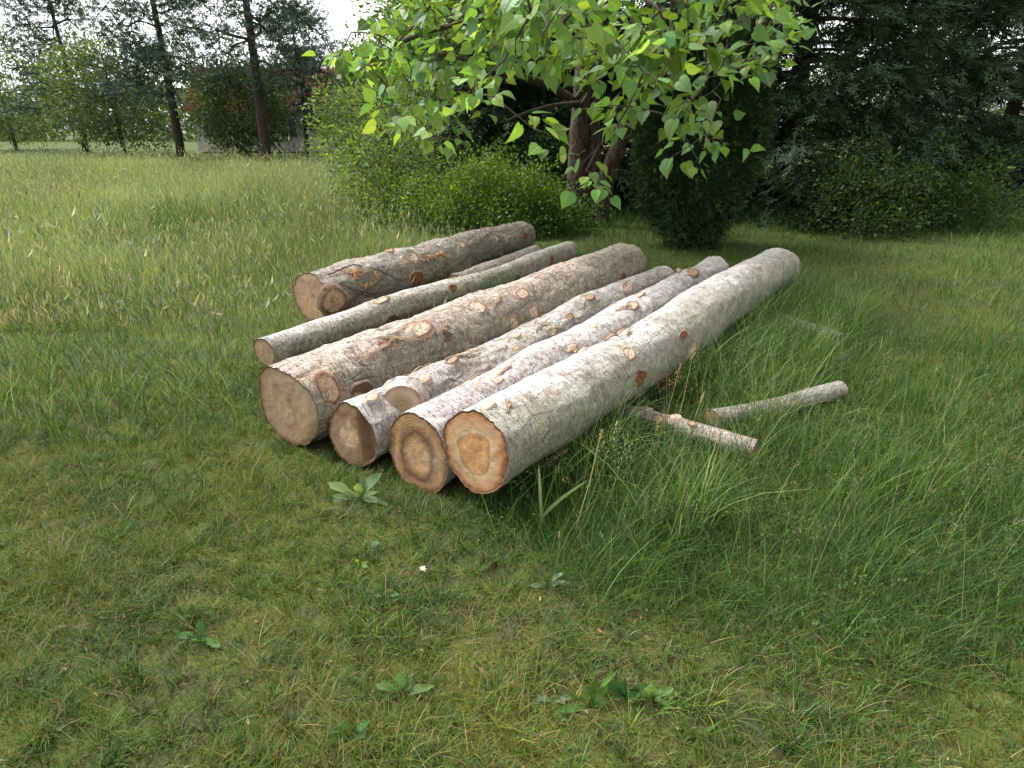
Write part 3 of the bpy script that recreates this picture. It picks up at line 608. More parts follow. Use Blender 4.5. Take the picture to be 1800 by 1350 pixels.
# rank grass round the logs
it = []
x, y = region(150000, -1.9, 4.4, 1.35, 4.6); l = lush(x, y); k = rng.random(len(x)) < l * np.clip(1.5 - .27 * y, .28, 1); x, y, l = x[k], y[k], l[k]; n = len(x)
hs = .55 + .5 * sstep(-.4, .2, x) ; fr = (.7 + .4 * n2(x, y, 2.0, 77))
L = (.05 + .17 * rng.random(n) ** 1.6) * (.35 + .75 * l) * hs * np.clip(fr, .4, 1.4)
it.append(blades(on_ground(x, y), L, .0026 + .002 * rng.random(n), rng.uniform(.05, .6, n), rng.uniform(.1, .9, n), colors(n, G_LUSH, .28, .12), 3))
x, y = region(26000, -.1, 4.2, 1.5, 4.8); k = (y > 1.75 - .3 * x) & (rng.random(len(x)) < lush(x, y) * .75 * np.clip(.55 + .8 * n2(x, y, 1.2, 97), 0, 1)); x, y = x[k], y[k]; n = len(x)
it.append(blades(on_ground(x, y), .20 + .30 * rng.random(n) ** 1.4, .0024 + .0016 * rng.random(n), rng.uniform(.02, .35, n), rng.uniform(.05, .7, n), colors(n, np.vstack([G_LUSH, [(.08, .17, .03), (.11, .19, .045), (.06, .14, .025)]]), .22, .1), 5))
cx_, cy_ = at_z(842, 522, 0)[:2]; n = 260; x, y = cx_ + rng.normal(0, .16, n), cy_ + rng.normal(0, .10, n); it.append(blades(on_ground(x, y), .16 + .30 * rng.random(n), .004 + .002 * rng.random(n), rng.uniform(.02, .4, n), rng.uniform(.05, .6, n), colors(n, G_LUSH[1:3], .2, .1), 4))
n = 1000; x = rng.uniform(.1, 3.6, n); y = 1.9 - .25 * x + 2.6 * rng.random(n); k = in_view(x, y) & log_clear(x, y); x, y = x[k], y[k]; n = len(x); L = .28 + .3 * rng.random(n); az = rng.uniform(0, 2 * PI, n); ln_, bd_ = rng.uniform(.05, .35, n), rng.uniform(.05, .4, n); c = colors(n, np.array([(.17, .21, .07), (.12, .19, .05), (.22, .22, .10)]), .15, .05)
it.append(blades(on_ground(x, y), L, .0018 + .0006 * rng.random(n), ln_, bd_, c, 5, az))
kk = np.repeat(np.arange(n), 14); m = len(kk); s = .72 + .3 * rng.random(m); hd = L[kk] * (ln_[kk] * s + bd_[kk] * s * s); zz = L[kk] * (s - .45 * bd_[kk] * s ** 3 - .12 * ln_[kk] * s)
Ps = on_ground(x[kk], y[kk]) + np.stack([np.cos(az[kk]) * hd, np.sin(az[kk]) * hd, zz], 1) + rv(m, .006); V, Fs = scatter(RHOMB_V, RHOMB_F, Ps, rv(m, .6) + [0, 0, 1], rv(m), .008, .0035); it.append((V, Fs, np.repeat(colors(m, np.array([(.30, .26, .15), (.24, .25, .12)]), .2, .05), 5, 0)))
n = 17000; u_ = logA.L * rng.random(n) ** .9; v_ = -.16 - .75 * rng.random(n) ** 1.5; cz_, sz_ = math.cos(logA.rz), math.sin(logA.rz); x, y = logA.a[0] + u_ * cz_ - v_ * sz_, logA.a[1] + u_ * sz_ + v_ * cz_; k = log_clear(x, y) & (rng.random(n) < .35 + .9 * sstep(-.2, .4, n2(x, y, 2.6, 48))) & (u_ > .25); dpt = y * cp + CAMH * sp; pxx = 900 + F * x / dpt; pyy = 675 - F * (y * sp - CAMH * cp) / dpt; near_s = (pxx > 1080) & (pxx < 1290) & (pyy > 725) & (pyy < 900); k &= ~(near_s & (rng.random(n) < .72)); x, y, near_s = x[k], y[k], near_s[k]; n = len(x)
it.append(blades(on_ground(x, y), (.20 + .42 * rng.random(n) ** 1.4) * np.where(near_s, .6, 1), .0028 + .003 * rng.random(n), rng.uniform(.02, .35, n), rng.uniform(.1, .8, n), colors(n, np.vstack([G_LUSH, [(.10, .19, .04), (.15, .22, .07), (.20, .25, .11)]]), .22, .1), 5))
o = pack('rank_grass', it, M['grass']); tag(o, 'rank dark green grass growing round and right of the logs', 'grass', None, 'stuff')
# grass between and behind the logs, on both flanks
it = []
x, y = region(150000, -7.5, 9.5, 2.3, 13.5); k = (y > 2.9 + .2 * n2(x, y, 1, 5)) & (rng.random(len(x)) < np.clip(1.25 - .09 * y, .3, .8)); x, y = x[k], y[k]; n = len(x)
tall = .6 + .7 * sstep(-.3, .5, n2(x, y, .8, 13)) + .8 * sstep(-.8, -2.5, x + .35 * (y - 5)) + .9 * sstep(9, 11.5, y)
it.append(blades(on_ground(x, y), (.07 + .13 * rng.random(n) ** 1.5) * tall * (1 + .10 * np.clip(y - 8, 0, 6)), (.004 + .003 * rng.random(n)) * (1 + .12 * np.clip(y - 7, 0, 8)), rng.uniform(.05, .5, n), rng.uniform(.1, .8, n), colors(n, np.vstack([G_LUSH, G_LUSH, G_MEAD[:2]]), .25, .1), 3))
o = pack('rough_grass', it, M['grass']); tag(o, 'rough green grass growing between and behind the logs', 'grass', None, 'stuff')
# tall pale meadow behind
it = []; tufts = []
n = 150000; y = 5.0 + 27 * rng.random(n) ** 1.7; x = rng.uniform(-1, 1, n) * (y * .95 + 1)
edge = -.35 + .6 * n2(x, y, .7, 3) + .25 * rng.normal(0, 1, n); k = in_view(x, y) & log_clear(x, y) & (((x < edge - .10 * (y - 6)) & (y > 5.2 + .45 * (x + 3.2) + 1.1 * n2(x, y, .45, 15) + .7 * rng.normal(0, 1, n))) | (y > 19)); L0 = rng.random(n); x, y = x[k], y[k]; n = len(x)
pale = sstep(-.3, .4, n2(x, y, .5, 88))
L = (.30 + .70 * sstep(-.5, 2.2, y - 5.4 - .45 * (x + 3.2))) * (.18 + .45 * rng.random(n)) * np.clip(.8 + .75 * n2(x, y, .6, 71), .25, 1.6) * (1 + .2 * sstep(8, 14, y)); gm = (1 + .35 * n2(x, y, .35, 123))[:, None] * np.array([1, 1, .95]); c = gm * np.where((rng.random(n) < .35 + .35 * pale)[:, None], colors(n, np.array([(.30, .33, .19), (.24, .30, .15), (.32, .33, .20)]), .18, .05), colors(n, G_MEAD, .22, .1))
sw = 1 + .09 * np.clip(y - 7, 0, 25)
it.append(blades(on_ground(x, y), L, (.0036 + .0022 * rng.random(n)) * sw, rng.uniform(.02, .3, n), rng.uniform(.05, .5, n), c, 3))
k = rng.random(n) < .20; P = on_ground(x[k], y[k]) + np.stack([0 * L[k], 0 * L[k], L[k] * rng.uniform(.85, 1.25, k.sum())], 1); m = len(P)
V, Fs = scatter(RHOMB_V, RHOMB_F, P, rv(m, .35) + [0, 0, 1], rv(m), .08 + .06 * rng.random(m), (.009 + .008 * rng.random(m)) * sw[k]); it.append((V, Fs, np.repeat(colors(m, np.array([(.34, .35, .24), (.28, .32, .18), (.34, .32, .24)]), .15, .05), len(RHOMB_V), 0)))
o = pack('meadow_grass', it, M['grass']); tag(o, 'tall pale seeding meadow grass beyond the logs', 'grass', None, 'stuff')
# small clover and herb leaves in the turf
it = []
x, y = region(16000, -3.0, 3.4, .8, 3.6); k = rng.random(len(x)) < np.clip(.25 + 1.1 * n2(x, y, 1.8, 19), .03, 1); x, y = x[k], y[k]; n = len(x); l = lush(x, y)
P = on_ground(x, y) + np.stack([0 * x, 0 * x, .01 + .03 * rng.random(n) + .12 * l * rng.random(n)], 1); a = rng.uniform(0, 2 * PI, n)
V, Fs = scatter(OVAL_V, OVAL_F, P, np.stack([np.cos(a), np.sin(a), rng.uniform(-.1, .7, n)], 1), rv(n, .3) + [0, 0, 1], .008 + .012 * rng.random(n) ** 2, .009 + .008 * rng.random(n)); it.append((V, Fs, np.repeat(colors(n, np.array([(.05, .11, .022), (.065, .125, .03), (.04, .09, .025)]), .2, .08), len(OVAL_V), 0)))
o = pack('clover_leaves', it, M['weed']); tag(o, 'small herb and clover leaves scattered through the turf', 'ground cover', None, 'stuff')

# ------------------------------------------------------------------ single weeds and flowers
def lance(n=9, wide=.16, peak=.55):
    s = np.linspace(0, 1, n); w = wide * np.sin(PI * s ** (math.log(.5) / math.log(peak))) ** .8 * .5 + .012 * (1 - s); w[-1] = .002
    V = []; 
    for k in range(n): V += [[-w[k], s[k], .35 * w[k]], [0, s[k], 0], [w[k], s[k], .35 * w[k]]]
    q = [[3 * k + j, 3 * k + j + 1, 3 * k + j + 4, 3 * k + j + 3] for k in range(n - 1) for j in (0, 1)]
    return np.array(V), [np.array(q)]
def weed(px, py, label, leaves, col, wide=.21, peak=.6, name='broadleaf_weed', cat='weed', group='broad leaved weeds in the lawn', tilt=.9):
    p = at_z(px, py, 0); p[2] = gz(p[0], p[1])[0]; root = thing(name, label, cat, p, 0, group)
    leaves = list(leaves) + [(rng.uniform(-1, 1), rng.uniform(.2, .9), rng.uniform(.5, .8) * leaves[0][2], rng.uniform(.7, 1.1)) for _ in range(4)]
    for (dx, dz, ln, w) in leaves:      # sideways lean, upward lean, length, width factor
        tv, tf = lance(10, wide * w, peak); s = tv[:, 1]; u = np.array([dx, rng.uniform(-.35, .15), dz]); u /= np.linalg.norm(u); sd = unit(np.cross(u, [0, -.6, .8])); nn = np.cross(sd, u)
        ln = ln * 1.6; V = (tv[:, :1] * sd + tv[:, 1:2] * u + tv[:, 2:] * nn) * ln; V[:, 2] -= ln * .34 * (s ** 2) * rng.uniform(.3, 1.4); V[:, 0] += ln * .1 * s ** 2 * rng.uniform(-1, 1)
        V = V + V * 0; V[:, :2] += .06 * ln * np.sin(s * rng.uniform(6, 12) + tv[:, 0] * 20)[:, None] * np.array([.5, .3]); c = np.repeat(colors(1, np.array(col) * 1.0, .2, .08), len(V), 0); mesh('leaf', V, tf, M['weed'], root, {'col': c}, True)
    return root
GW, GL, GP = (.095, .19, .06), (.15, .26, .05), (.21, .30, .17)
weed(632, 880, 'broad pointed leaf weed just left of the brown cut log end', [(-.7, .9, .13, .9), (.5, 1.0, .14, 1.0), (.05, .7, .10, 1.1), (-.9, .25, .10, .9), (.9, .4, .10, .9), (.2, 1.1, .10, .7)], (.19, .27, .12))
weed(643, 962, 'small pale weed with one upright leaf in the mossy lawn', [(.0, .8, .045, 1.3), (-.8, .4, .04, 1.2), (.7, .6, .05, 1.3), (.2, 1, .06, 1.0)], (.17, .27, .12))
weed(632, 990, 'flat yellow green weed lying low on the moss', [(-.9, .2, .06, 1.2), (.9, .25, .07, 1.2), (.3, .4, .05, 1.3), (-.4, .2, .05, 1.1), (.7, .1, .08, .9)], GL)
weed(672, 1040, 'weed of two spoon shaped leaves left of the white flower', [(-.25, .7, .055, 1.3), (.8, .8, .06, 1.2), (-.7, .4, .05, 1)], (.13, .23, .075))
weed(705, 1215, 'tall leaved weed with two pale spoon tips in the lower lawn', [(.1, 1.0, .085, .95), (.85, .7, .085, .9), (-.6, .9, .075, .8), (.4, .9, .06, .9), (-.9, .5, .06, .8)], (.14, .23, .08))
weed(972, 1228, 'short weed with a single upright pale leaf in the lower lawn', [(.25, 1.1, .055, 1.0), (-.6, .4, .04, 1.1), (.8, .4, .045, 1)], GP)
weed(1142, 1228, 'weed with one broad spoon leaf beside the dark flat leaved weed', [(-.05, 1.1, .085, 1.3), (.7, .8, .07, 1), (.8, .3, .06, 1.1), (.3, .3, .05, 1.2)], (.14, .24, .075))
weed(1100, 1225, 'dark weed with several overlapping flat leaves beside the spoon leaf weed', [(-.6, .9, .09, 1.1), (-.3, .7, .08, 1.2), (.5, .6, .06, 1.2), (.2, .4, .06, 1.2)], (.06, .13, .04))
weed(965, 1028, 'blue green folded leaf weed at the edge of the rank grass', [(.35, .9, .075, .8), (-.4, .5, .04, 1)], GP)
weed(615, 1290, 'low leafy weed at the bottom of the lawn with upright blunt leaves', [(.0, 1.1, .07, 1.2), (.4, .7, .06, 1.2), (-.6, .5, .05, 1.3), (.8, .3, .06, 1)], (.08, .16, .05))
weed(1035, 1240, 'tuft of wide dark grass leaves in the lower lawn', [(.1, 1.2, .10, .45), (-.2, 1.1, .09, .45), (.4, 1.0, .12, .4), (-.5, .8, .08, .4)], (.07, .14, .03))
weed(350, 1120, 'leafy weed alone in the open lawn at lower left', [(.2, 1.0, .08, 1), (-.7, .6, .07, 1), (.8, .5, .07, 1.1)], GW)
weed(1480, 1090, 'leafy weed in the lawn below the slender logs', [(.1, 1.0, .09, 1), (-.7, .7, .08, 1), (.8, .5, .07, 1.1), (.4, .8, .07, .9)], GW)
# plant of two long pale blades in the rank grass
p = at_z(951, 930, 0); r_ = thing('forked_grass_plant', 'pale plant of two long folded blades forking in the rank grass', 'plant', (p[0], p[1], gz(p[0], p[1])[0]))
for dx, dz, ln in ((-.06, 1.0, .30), (.62, .78, .30)):
    P = smooth_path([(0, 0, 0), (.0, 0, .08), (dx * ln * .5, -.02, .08 + dz * ln * .5), (dx * ln, -.05, .06 + dz * ln)], 14); wd = .009 * np.sin(np.linspace(.25, PI, 14)) ** .7; wd[-1] = .0005
    V = np.concatenate([np.stack([P + [-w_ * .9, 0, w_ * .3] if False else P[k] + np.array([-wd[k], 0, wd[k] * .4]) for k in range(14)]) if False else np.array([P[k] + np.array([-wd[k] * .8, .0, wd[k] * .5]) for k in range(14)]), P, np.array([P[k] + np.array([wd[k] * .8, 0, -wd[k] * .5]) for k in range(14)])]); k = np.arange(13)
    mesh('leaf', V, np.vstack([np.stack([k, k + 14, k + 15, k + 1], 1), np.stack([k + 14, k + 28, k + 29, k + 15], 1)]), M['weed'], r_, {'col': np.tile([[.24, .32, .17]], (42, 1))}, True)
# seed stalks
t_ = NT('seed_head'); M['seed'] = t_.done(t_.pbr(t_.col('col'), .8, None, .1))
def stalk(px, py, tx, ty, label, kind='plume', col=(.30, .27, .12), hc=(.42, .30, .20), w=.0022, ln=.12, name='seeding_grass_stalk', dist=None):
    p = at_z(px, py, 0); p[2] = gz(p[0], p[1])[0]; tp = at_y(tx, ty, p[1] + .02); root = thing(name, label, 'grass stalk', p, 0, 'seeding grass stalks by the front log')
    q = smooth_path([(0, 0, 0), (tp - p) * .5 + np.array([.01, 0, .015]), tp - p], 14); V, Fs = tube(q, np.linspace(w, w * .45, 14), 5)
    mesh('stem', V, Fs, M['seed'], root, {'col': np.tile(col, (len(V), 1))}, True)
    d = unit(q[-1] - q[-3]); n = {'plume': 70, 'spike': 46, 'open': 60}[kind]; f = rng.random(n); base = q[-1] - d * ln * (1 - f)[:, None] * .9
    sp_ = {'plume': .016, 'spike': .005, 'open': .03}[kind] * (1.15 - f) * np.sin(PI * np.clip(f * .9 + .08, 0, 1)) ** .5; base = base + rv(n, 1) * sp_[:, None]
    V, Fs = scatter(RHOMB_V, RHOMB_F, base, d + rv(n, .5), rv(n), .009 + .006 * rng.random(n), .006); mesh('seed_head', V, Fs, M['grass'], root, {'col': np.repeat(colors(n, hc, .2, .05), 5, 0)})
stalk(885, 868, 996, 791, 'leaning stalk with a pinkish feathery plume in front of the pale log', 'plume', (.34, .30, .13), (.50, .34, .24), .0016, .13)
stalk(1008, 940, 1058, 757, 'thick straw coloured stalk leaning right in the rank grass', 'spike', (.36, .31, .13), (.36, .29, .14), .0026, .05)
stalk(1015, 935, 1085, 742, 'stalk with pale green open flower heads above the rank grass', 'open', (.14, .2, .07), (.30, .33, .18), .0018, .16)
stalk(1052, 930, 1105, 765, 'silvery green stalk with a dense spike in the rank grass', 'open', (.16, .22, .10), (.26, .34, .20), .0018, .18)
stalk(930, 905, 955, 740, 'fine stalk with yellowish flower buds against the pale log', 'open', (.13, .18, .07), (.34, .34, .14), .0014, .12)
stalk(1150, 800, 1196, 640, 'brown seeding stalk against the dark end of the front log', 'plume', (.34, .28, .14), (.33, .22, .14), .0016, .12)
stalk(1170, 820, 1222, 605, 'tallest straw coloured seeding stalk beside the front log', 'plume', (.36, .32, .16), (.40, .30, .18), .0016, .10)
stalk(1165, 780, 1172, 655, 'dark brown dock like seed head beside the red knot', 'open', (.2, .14, .08), (.16, .08, .05), .002, .12)
stalk(1188, 815, 1237, 690, 'pale bent seeding stalk above the slender log', 'spike', (.34, .34, .18), (.36, .33, .2), .0014, .06)
stalk(1110, 890, 1160, 735, 'slim green seeding stalk rising over the slender log', 'spike', (.16, .22, .07), (.30, .30, .15), .0014, .07)
stalk(660, 800, 655, 700, 'thin straw stalk standing before the split cut end', 'spike', (.34, .32, .16), (.34, .31, .18), .0012, .05)
# plantain spike and white flower
p = at_z(982, 975, 0); r_ = thing('plantain_flower', 'small brown plantain flower spike in the rank grass', 'flower', (p[0], p[1], gz(p[0], p[1])[0]))
V, Fs = tube(smooth_path([(0, 0, 0), (.003, 0, .05), (0, 0, .09)], 8), np.full(8, .0014), 5); mesh('stem', V, Fs, M['seed'], r_, {'col': np.tile([.12, .17, .05], (len(V), 1))})
V, Fs = tube([(0, 0, .088), (0, 0, .095), (0, 0, .11), (0, 0, .12), (0, 0, .124)], [.003, .0048, .0045, .003, .0008], 9, .3, 3); mesh('seed_head', V, Fs, M['seed'], r_, {'col': np.tile([.36, .22, .11], (len(V), 1))}, True)
p = at_z(744, 1012, 0); r_ = thing('white_flower', 'creamy white wild flower in the lawn before the cut ends', 'flower', (p[0], p[1], gz(p[0], p[1])[0]))
V, Fs = tube(smooth_path([(0, 0, 0), (.004, 0, .02), (0, 0, .042)], 8), np.full(8, .0015), 5); mesh('stem', V, Fs, M['seed'], r_, {'col': np.tile([.1, .16, .05], (len(V), 1))})
n = 7; a = np.linspace(0, 2 * PI, n, endpoint=False); V, Fs = scatter(OVAL_V, OVAL_F, np.tile([[0, 0, .043]], (n, 1)) + rv(n, .002), np.stack([np.cos(a), np.sin(a) * .8, .5 + .4 * np.sin(a * 2)], 1), np.tile([[0, 0, 1.]], (n, 1)), .017, .016); mesh('petals', V, Fs, M['weed'], r_, {'col': np.tile([.78, .76, .58], (len(V), 1))}, True)

# ------------------------------------------------------------------ trees
def foliage(name, mat, parent, Pc, per, spread, size, tmpl, col, out=None, up=.3, down=0.0, wide=1.0, var=.25, hue=.1, clump=True, uv=None, flat=1.0):
    tv, tf = tmpl; n = len(Pc); k = np.repeat(np.arange(n), per); m = len(k); off = rv(m, 1) * spread * np.array([1, 1, flat]); P = Pc[k] + off
    o = unit(off + (0 if out is None else out[k] * spread * 1.2)); T = o + rv(m, .35) + np.array([0, 0, -down]); N = rv(m, .45) + np.array([0, 0, 1.0]) * up + .25 * o
    S = size * np.exp(rng.normal(0, .2, m)); V, Fs = scatter(tv, tf, P, T, N, S, S * wide)
    c = colors(m, col, var, hue)
    if clump: c = c * np.exp(rng.normal(0, .22, n))[k][:, None]
    at = {'col': np.repeat(c, len(tv), 0)}
    if uv is not None: at['luv'] = np.tile(uv, (m, 1))
    return mesh(name, V, Fs, mat, parent, at)
def loc_(o, *arrs): return [a - np.array(o.location) for a in arrs]
def base_at(x, y): return np.array([x, y, float(gz(x, y)[0])])

# big leaved tree over the logs
B = base_at(1.42, 11.2); T0 = thing('broadleaf_tree', 'large leaved tree with several reddish stems hanging over the far log ends', 'tree', B)
Y0 = 11.2
def px3(*pts): return np.array([at_y(x, y, d) for x, y, d in pts])
stems = [(px3((1030, 396, 11.2), (1014, 320, 11.2), (1020, 200, 11.25), (1028, 90, 11.3), (1022, -60, 11.4), (1010, -260, 11.6)), (.25, .175, .145, .14, .13, .1)),
         (px3((1052, 394, 11.25), (1040, 300, 11.3), (1042, 190, 11.4), (1048, 60, 11.5), (1070, -120, 11.6), (1085, -300, 11.8)), (.23, .15, .125, .12, .1, .09)),
         (px3((1046, 392, 11.1), (1070, 300, 11.0), (1098, 225, 10.9), (1128, 165, 10.7), (1180, 60, 10.5), (1240, -60, 10.4)), (.2, .145, .125, .11, .09, .07))]
limbs = [(px3((1024, 190, 11.2), (1000, 172, 10.9), (965, 148, 10.4), (920, 136, 9.8), (880, 128, 9.2), (830, 105, 8.5), (770, 96, 8.0)), (.11, .10, .085, .075, .06, .045, .03)),
         (px3((1024, 180, 11.1), (1004, 182, 10.4), (968, 186, 9.6), (930, 196, 8.8), (890, 212, 8.2)), (.05, .045, .04, .03, .02)),
         (px3((1010, 178, 11.0), (1030, 150, 10.6), (1040, 120, 10.2), (1044, 90, 9.8)), (.07, .06, .05, .03)),
         (px3((1095, 214, 10.9), (1150, 245, 10.0), (1190, 262, 9.2), (1230, 278, 8.6)), (.05, .035, .025, .015)),
         (px3((1020, 60, 11.3), (950, 20, 10), (860, 30, 9), (760, 52, 8.2), (690, 80, 7.6)), (.10, .08, .06, .045, .03)),
         (px3((1060, 40, 11.3), (1100, -20, 9.6), (1140, 0, 8), (1180, 30, 6.8)), (.09, .07, .05, .03)),
         (px3((1030, 20, 11.3), (1000, -60, 9.5), (980, -60, 7.6), (972, -20, 6.4)), (.09, .07, .05, .03)),
         (px3((1120, 180, 10.8), (1180, 120, 9.4), (1230, 110, 8.2), (1300, 120, 7.4)), (.07, .05, .04, .02))]
b0 = np.array(T0.location)
for P, R in stems:
    Q = smooth_path(P, 60); V, Fs = tube(Q - b0, np.interp(np.linspace(0, 1, 60), np.linspace(0, 1, len(R)), R), 22, .16, 3); mesh('trunk', V, Fs, M['trunk_red'], T0, None, True)
nodes = []
for P, R in limbs:
    Q = smooth_path(P, 40) ; V, Fs = tube(Q - b0, np.interp(np.linspace(0, 1, 40), np.linspace(0, 1, len(R)), R) * .72, 10, .12, 5); mesh('limb', V, Fs, M['trunk_grey'], T0, None, True); nodes.append(Q)
nodes = np.vstack(nodes)
def poly_in(px, py, poly):
    r = np.zeros(len(px), bool); j = len(poly) - 1
    for i in range(len(poly)):
        (x1, y1), (x2, y2) = poly[i], poly[j]; r ^= ((y1 > py) != (y2 > py)) & (px < (x2 - x1) * (py - y1) / (y2 - y1 + 1e-9) + x1); j = i
    return r
CANOPY = [(585, 95), (655, 105), (655, 40), (690, 8), (735, -60), (800, -260), (1330, -300), (1420, 60), (1330, 150), (1300, 250), (1240, 275), (1170, 225), (1120, 185), (1085, 232), (1045, 215), (1010, 128), (930, 112), (885, 118), (870, 185), (830, 195), (800, 235), (700, 235), (660, 190), (640, 130), (600, 125)]
qx, qy = rng.uniform(560, 1420, 5000), rng.uniform(-300, 300, 5000); k = poly_in(qx, qy, CANOPY) & ~((qy < -40) & (rng.random(5000) < .82)); qx, qy = qx[k], qy[k]
hang = ((qy > 130) & (rng.random(len(qx)) < .72)) | ((qx < 700) & (rng.random(len(qx)) < .3)); qx, qy = qx[~hang], qy[~hang]; tr = (qx > 985) & (qx < 1065) & (qy > 70) & (rng.random(len(qx)) < .55); qx, qy = qx[~tr], qy[~tr]; qx, qy = qx[:600], qy[:600]
dd = 5.6 + 4.6 * rng.random(len(qx)) ** .9 + np.clip((250 - qx * 0) * 0, 0, 0); dd = np.where(qx < 820, np.clip(dd + 1.0, 6.6, 9.2), dd)
extra = [(986, 12, 4.7), (952, 62, 4.9), (1180, 92, 4.8), (1105, 98, 5.4), (678, 200, 5.4), (842, 165, 5.6), (868, 170, 5.5), (936, 225, 5.6), (965, 236, 5.6), (1158, 145, 5.2), (1030, 300, 6.2), (1060, 312, 6.3), (1045, 335, 6.3), (1020, 290, 6.6), (1182, 275, 6.6), (1185, 190, 6.0), (1165, 200, 6.2), (1228, 285, 6.2), (608, 108, 7.0), (596, 100, 7.2), (620, 118, 7.0), (740, 238, 6.0), (765, 245, 5.8), (1076, 185, 6.2), (1050, 195, 6.4)]
tg = np.array([at_y(a, b, c) for a, b, c in zip(qx, qy, dd)] + [at_y(*e) for e in extra])
V, Fs, dirs, _ = grow(nodes, None, tg, .22, .02, .0042, .42, .03, .04); mesh('twigs', V - b0, Fs, M['trunk_grey'], T0)
foliage('crown', M['bigleaf'], T0, tg - b0, 5, .10, .137, (HEART_V, HEART_F), np.array([(.13, .25, .06), (.16, .29, .06), (.11, .23, .08), (.20, .31, .065)]), dirs, .85, .28, 1.2, .2, .05, True, HEART_UV, .6)

# yew bush, clipped to a dark egg
B = base_at(2.58, 9.0); T1 = thing('yew_bush', 'very dark dense yew bush at the foot of the trees behind the front logs', 'bush', B)
n = 5200; u = unit(rv(n)); u[:, 2] = np.abs(u[:, 2]) * np.sign(rng.random(n) - .32); a = np.arctan2(u[:, 1], u[:, 0])
rr = (1 + .14 * fbm(u * 2.6, 3, 8)) * (1 - .16 * rng.random(n) ** 2); prof = np.where(u[:, 2] < 0, 1 + .15 * u[:, 2], 1.0)
Pc = np.stack([u[:, 0] * .80 * rr * prof, u[:, 1] * .80 * rr * prof, 1.32 + np.where(u[:, 2] < 0, 1.22, 2.0) * u[:, 2] * rr], 1)
foliage('crown', M['needle'], T1, Pc, 9, .06, .075, (SPRAY_V, SPRAY_F), np.array([(.014, .032, .012), (.019, .042, .013), (.024, .05, .015), (.055, .095, .02)]), u, .3, -.3, .9, .25, .08)
V, Fs = tube([(0, 0, -.1), (.03, 0, .3), (0, 0, .8), (0, 0, 1.6)], [.16, .12, .09, .05], 10, .2); mesh('trunk', V, Fs, M['trunk_dark'], T1, None, True)
for q in range(5):
    a = q * 1.25 + .3; V, Fs = tube([(0, 0, .1), (.2 * math.cos(a), .2 * math.sin(a), .5), (.5 * math.cos(a), .5 * math.sin(a), 1.3)], [.06, .045, .02], 8, .2); mesh('limb', V, Fs, M['trunk_dark'], T1, None, True)

# light green loose shrub behind the rear log
def shrub(x, y, rx, ry, rz, n, per, label, col, size, name='leafy_shrub', seed=0, stems=9, tm=(OVAL_V, OVAL_F)):
    B = base_at(x, y); o = thing(name, label, 'shrub', B); u = unit(rv(n)); u[:, 2] = np.abs(u[:, 2]); r = (1 + .48 * fbm(u * 2.0 + seed, 3, 8 + seed)) * (.40 + .60 * rng.random(n) ** .5) * np.where(rng.random(n) < .06, 1.28, 1.0)
    Pc = u * r[:, None] * np.array([rx, ry, rz]) + [0, 0, .06]
    ns = int(26 * rx); us = unit(rv(ns) * [1, 1, .6] + [0, 0, .7]); us[:, 2] = np.abs(us[:, 2]); st_ = np.linspace(.7, 1.0, 7); ext = rng.uniform(1.05, 1.5, ns); bend_ = rv(ns, .12)
    sh = (us[:, None] * (st_[None, :] * ext[:, None])[..., None] + bend_[:, None] * (st_[None, :, None] - .7) * 2) * np.array([rx, ry, rz]); Pc = np.vstack([Pc, sh.reshape(-1, 3)]); Pc = Pc[Pc[:, 2] > .03]; u = unit(Pc)
    V, Fs, d, _ = grow(np.array([[rng.normal(0, rx * .2), rng.normal(0, ry * .2), 0.02] for _ in range(stems)]), None, Pc[::6], .15, .015, .0025, .45, .02); mesh('stems', V, Fs, M['trunk_grey'], o)
    foliage('foliage', M['smallleaf'], o, Pc, per, .085, size, tm, col, u, .6, .05, .9, .2, .1); return o
shrub(-.55, 10.8, 1.25, .95, .95, 1200, 11, 'light green loose shrub with small leaves behind the rear log', np.array([(.085, .155, .03), (.11, .18, .035), (.065, .125, .026)]), .052, seed=1)
shrub(.25, 10.3, .85, .7, .78, 650, 11, 'darker low shrub between the light shrub and the reddish stems', np.array([(.055, .12, .02), (.07, .14, .022)]), .05, seed=4)
shrub(-2.1, 12.0, .9, .8, .75, 420, 11, 'small pale shrub at the edge of the meadow left of the light shrub', np.array([(.08, .13, .03), (.09, .15, .035)]), .055, seed=6)
# a stake
p = at_y(858, 305, 12.0); o = thing('wooden_stake', 'thin pale wooden stake standing behind the light green shrub', 'stake', base_at(p[0], 12.0)); h = at_y(858, 268, 12.0)[2]
V, Fs = tube([(0, 0, -.1), (.01, 0, h * .5), (0, 0, h - .02), (0, 0, h)], [.034, .033, .032, .026], 9, .08); mesh('post', V, Fs, M['flap'], o, None, True)

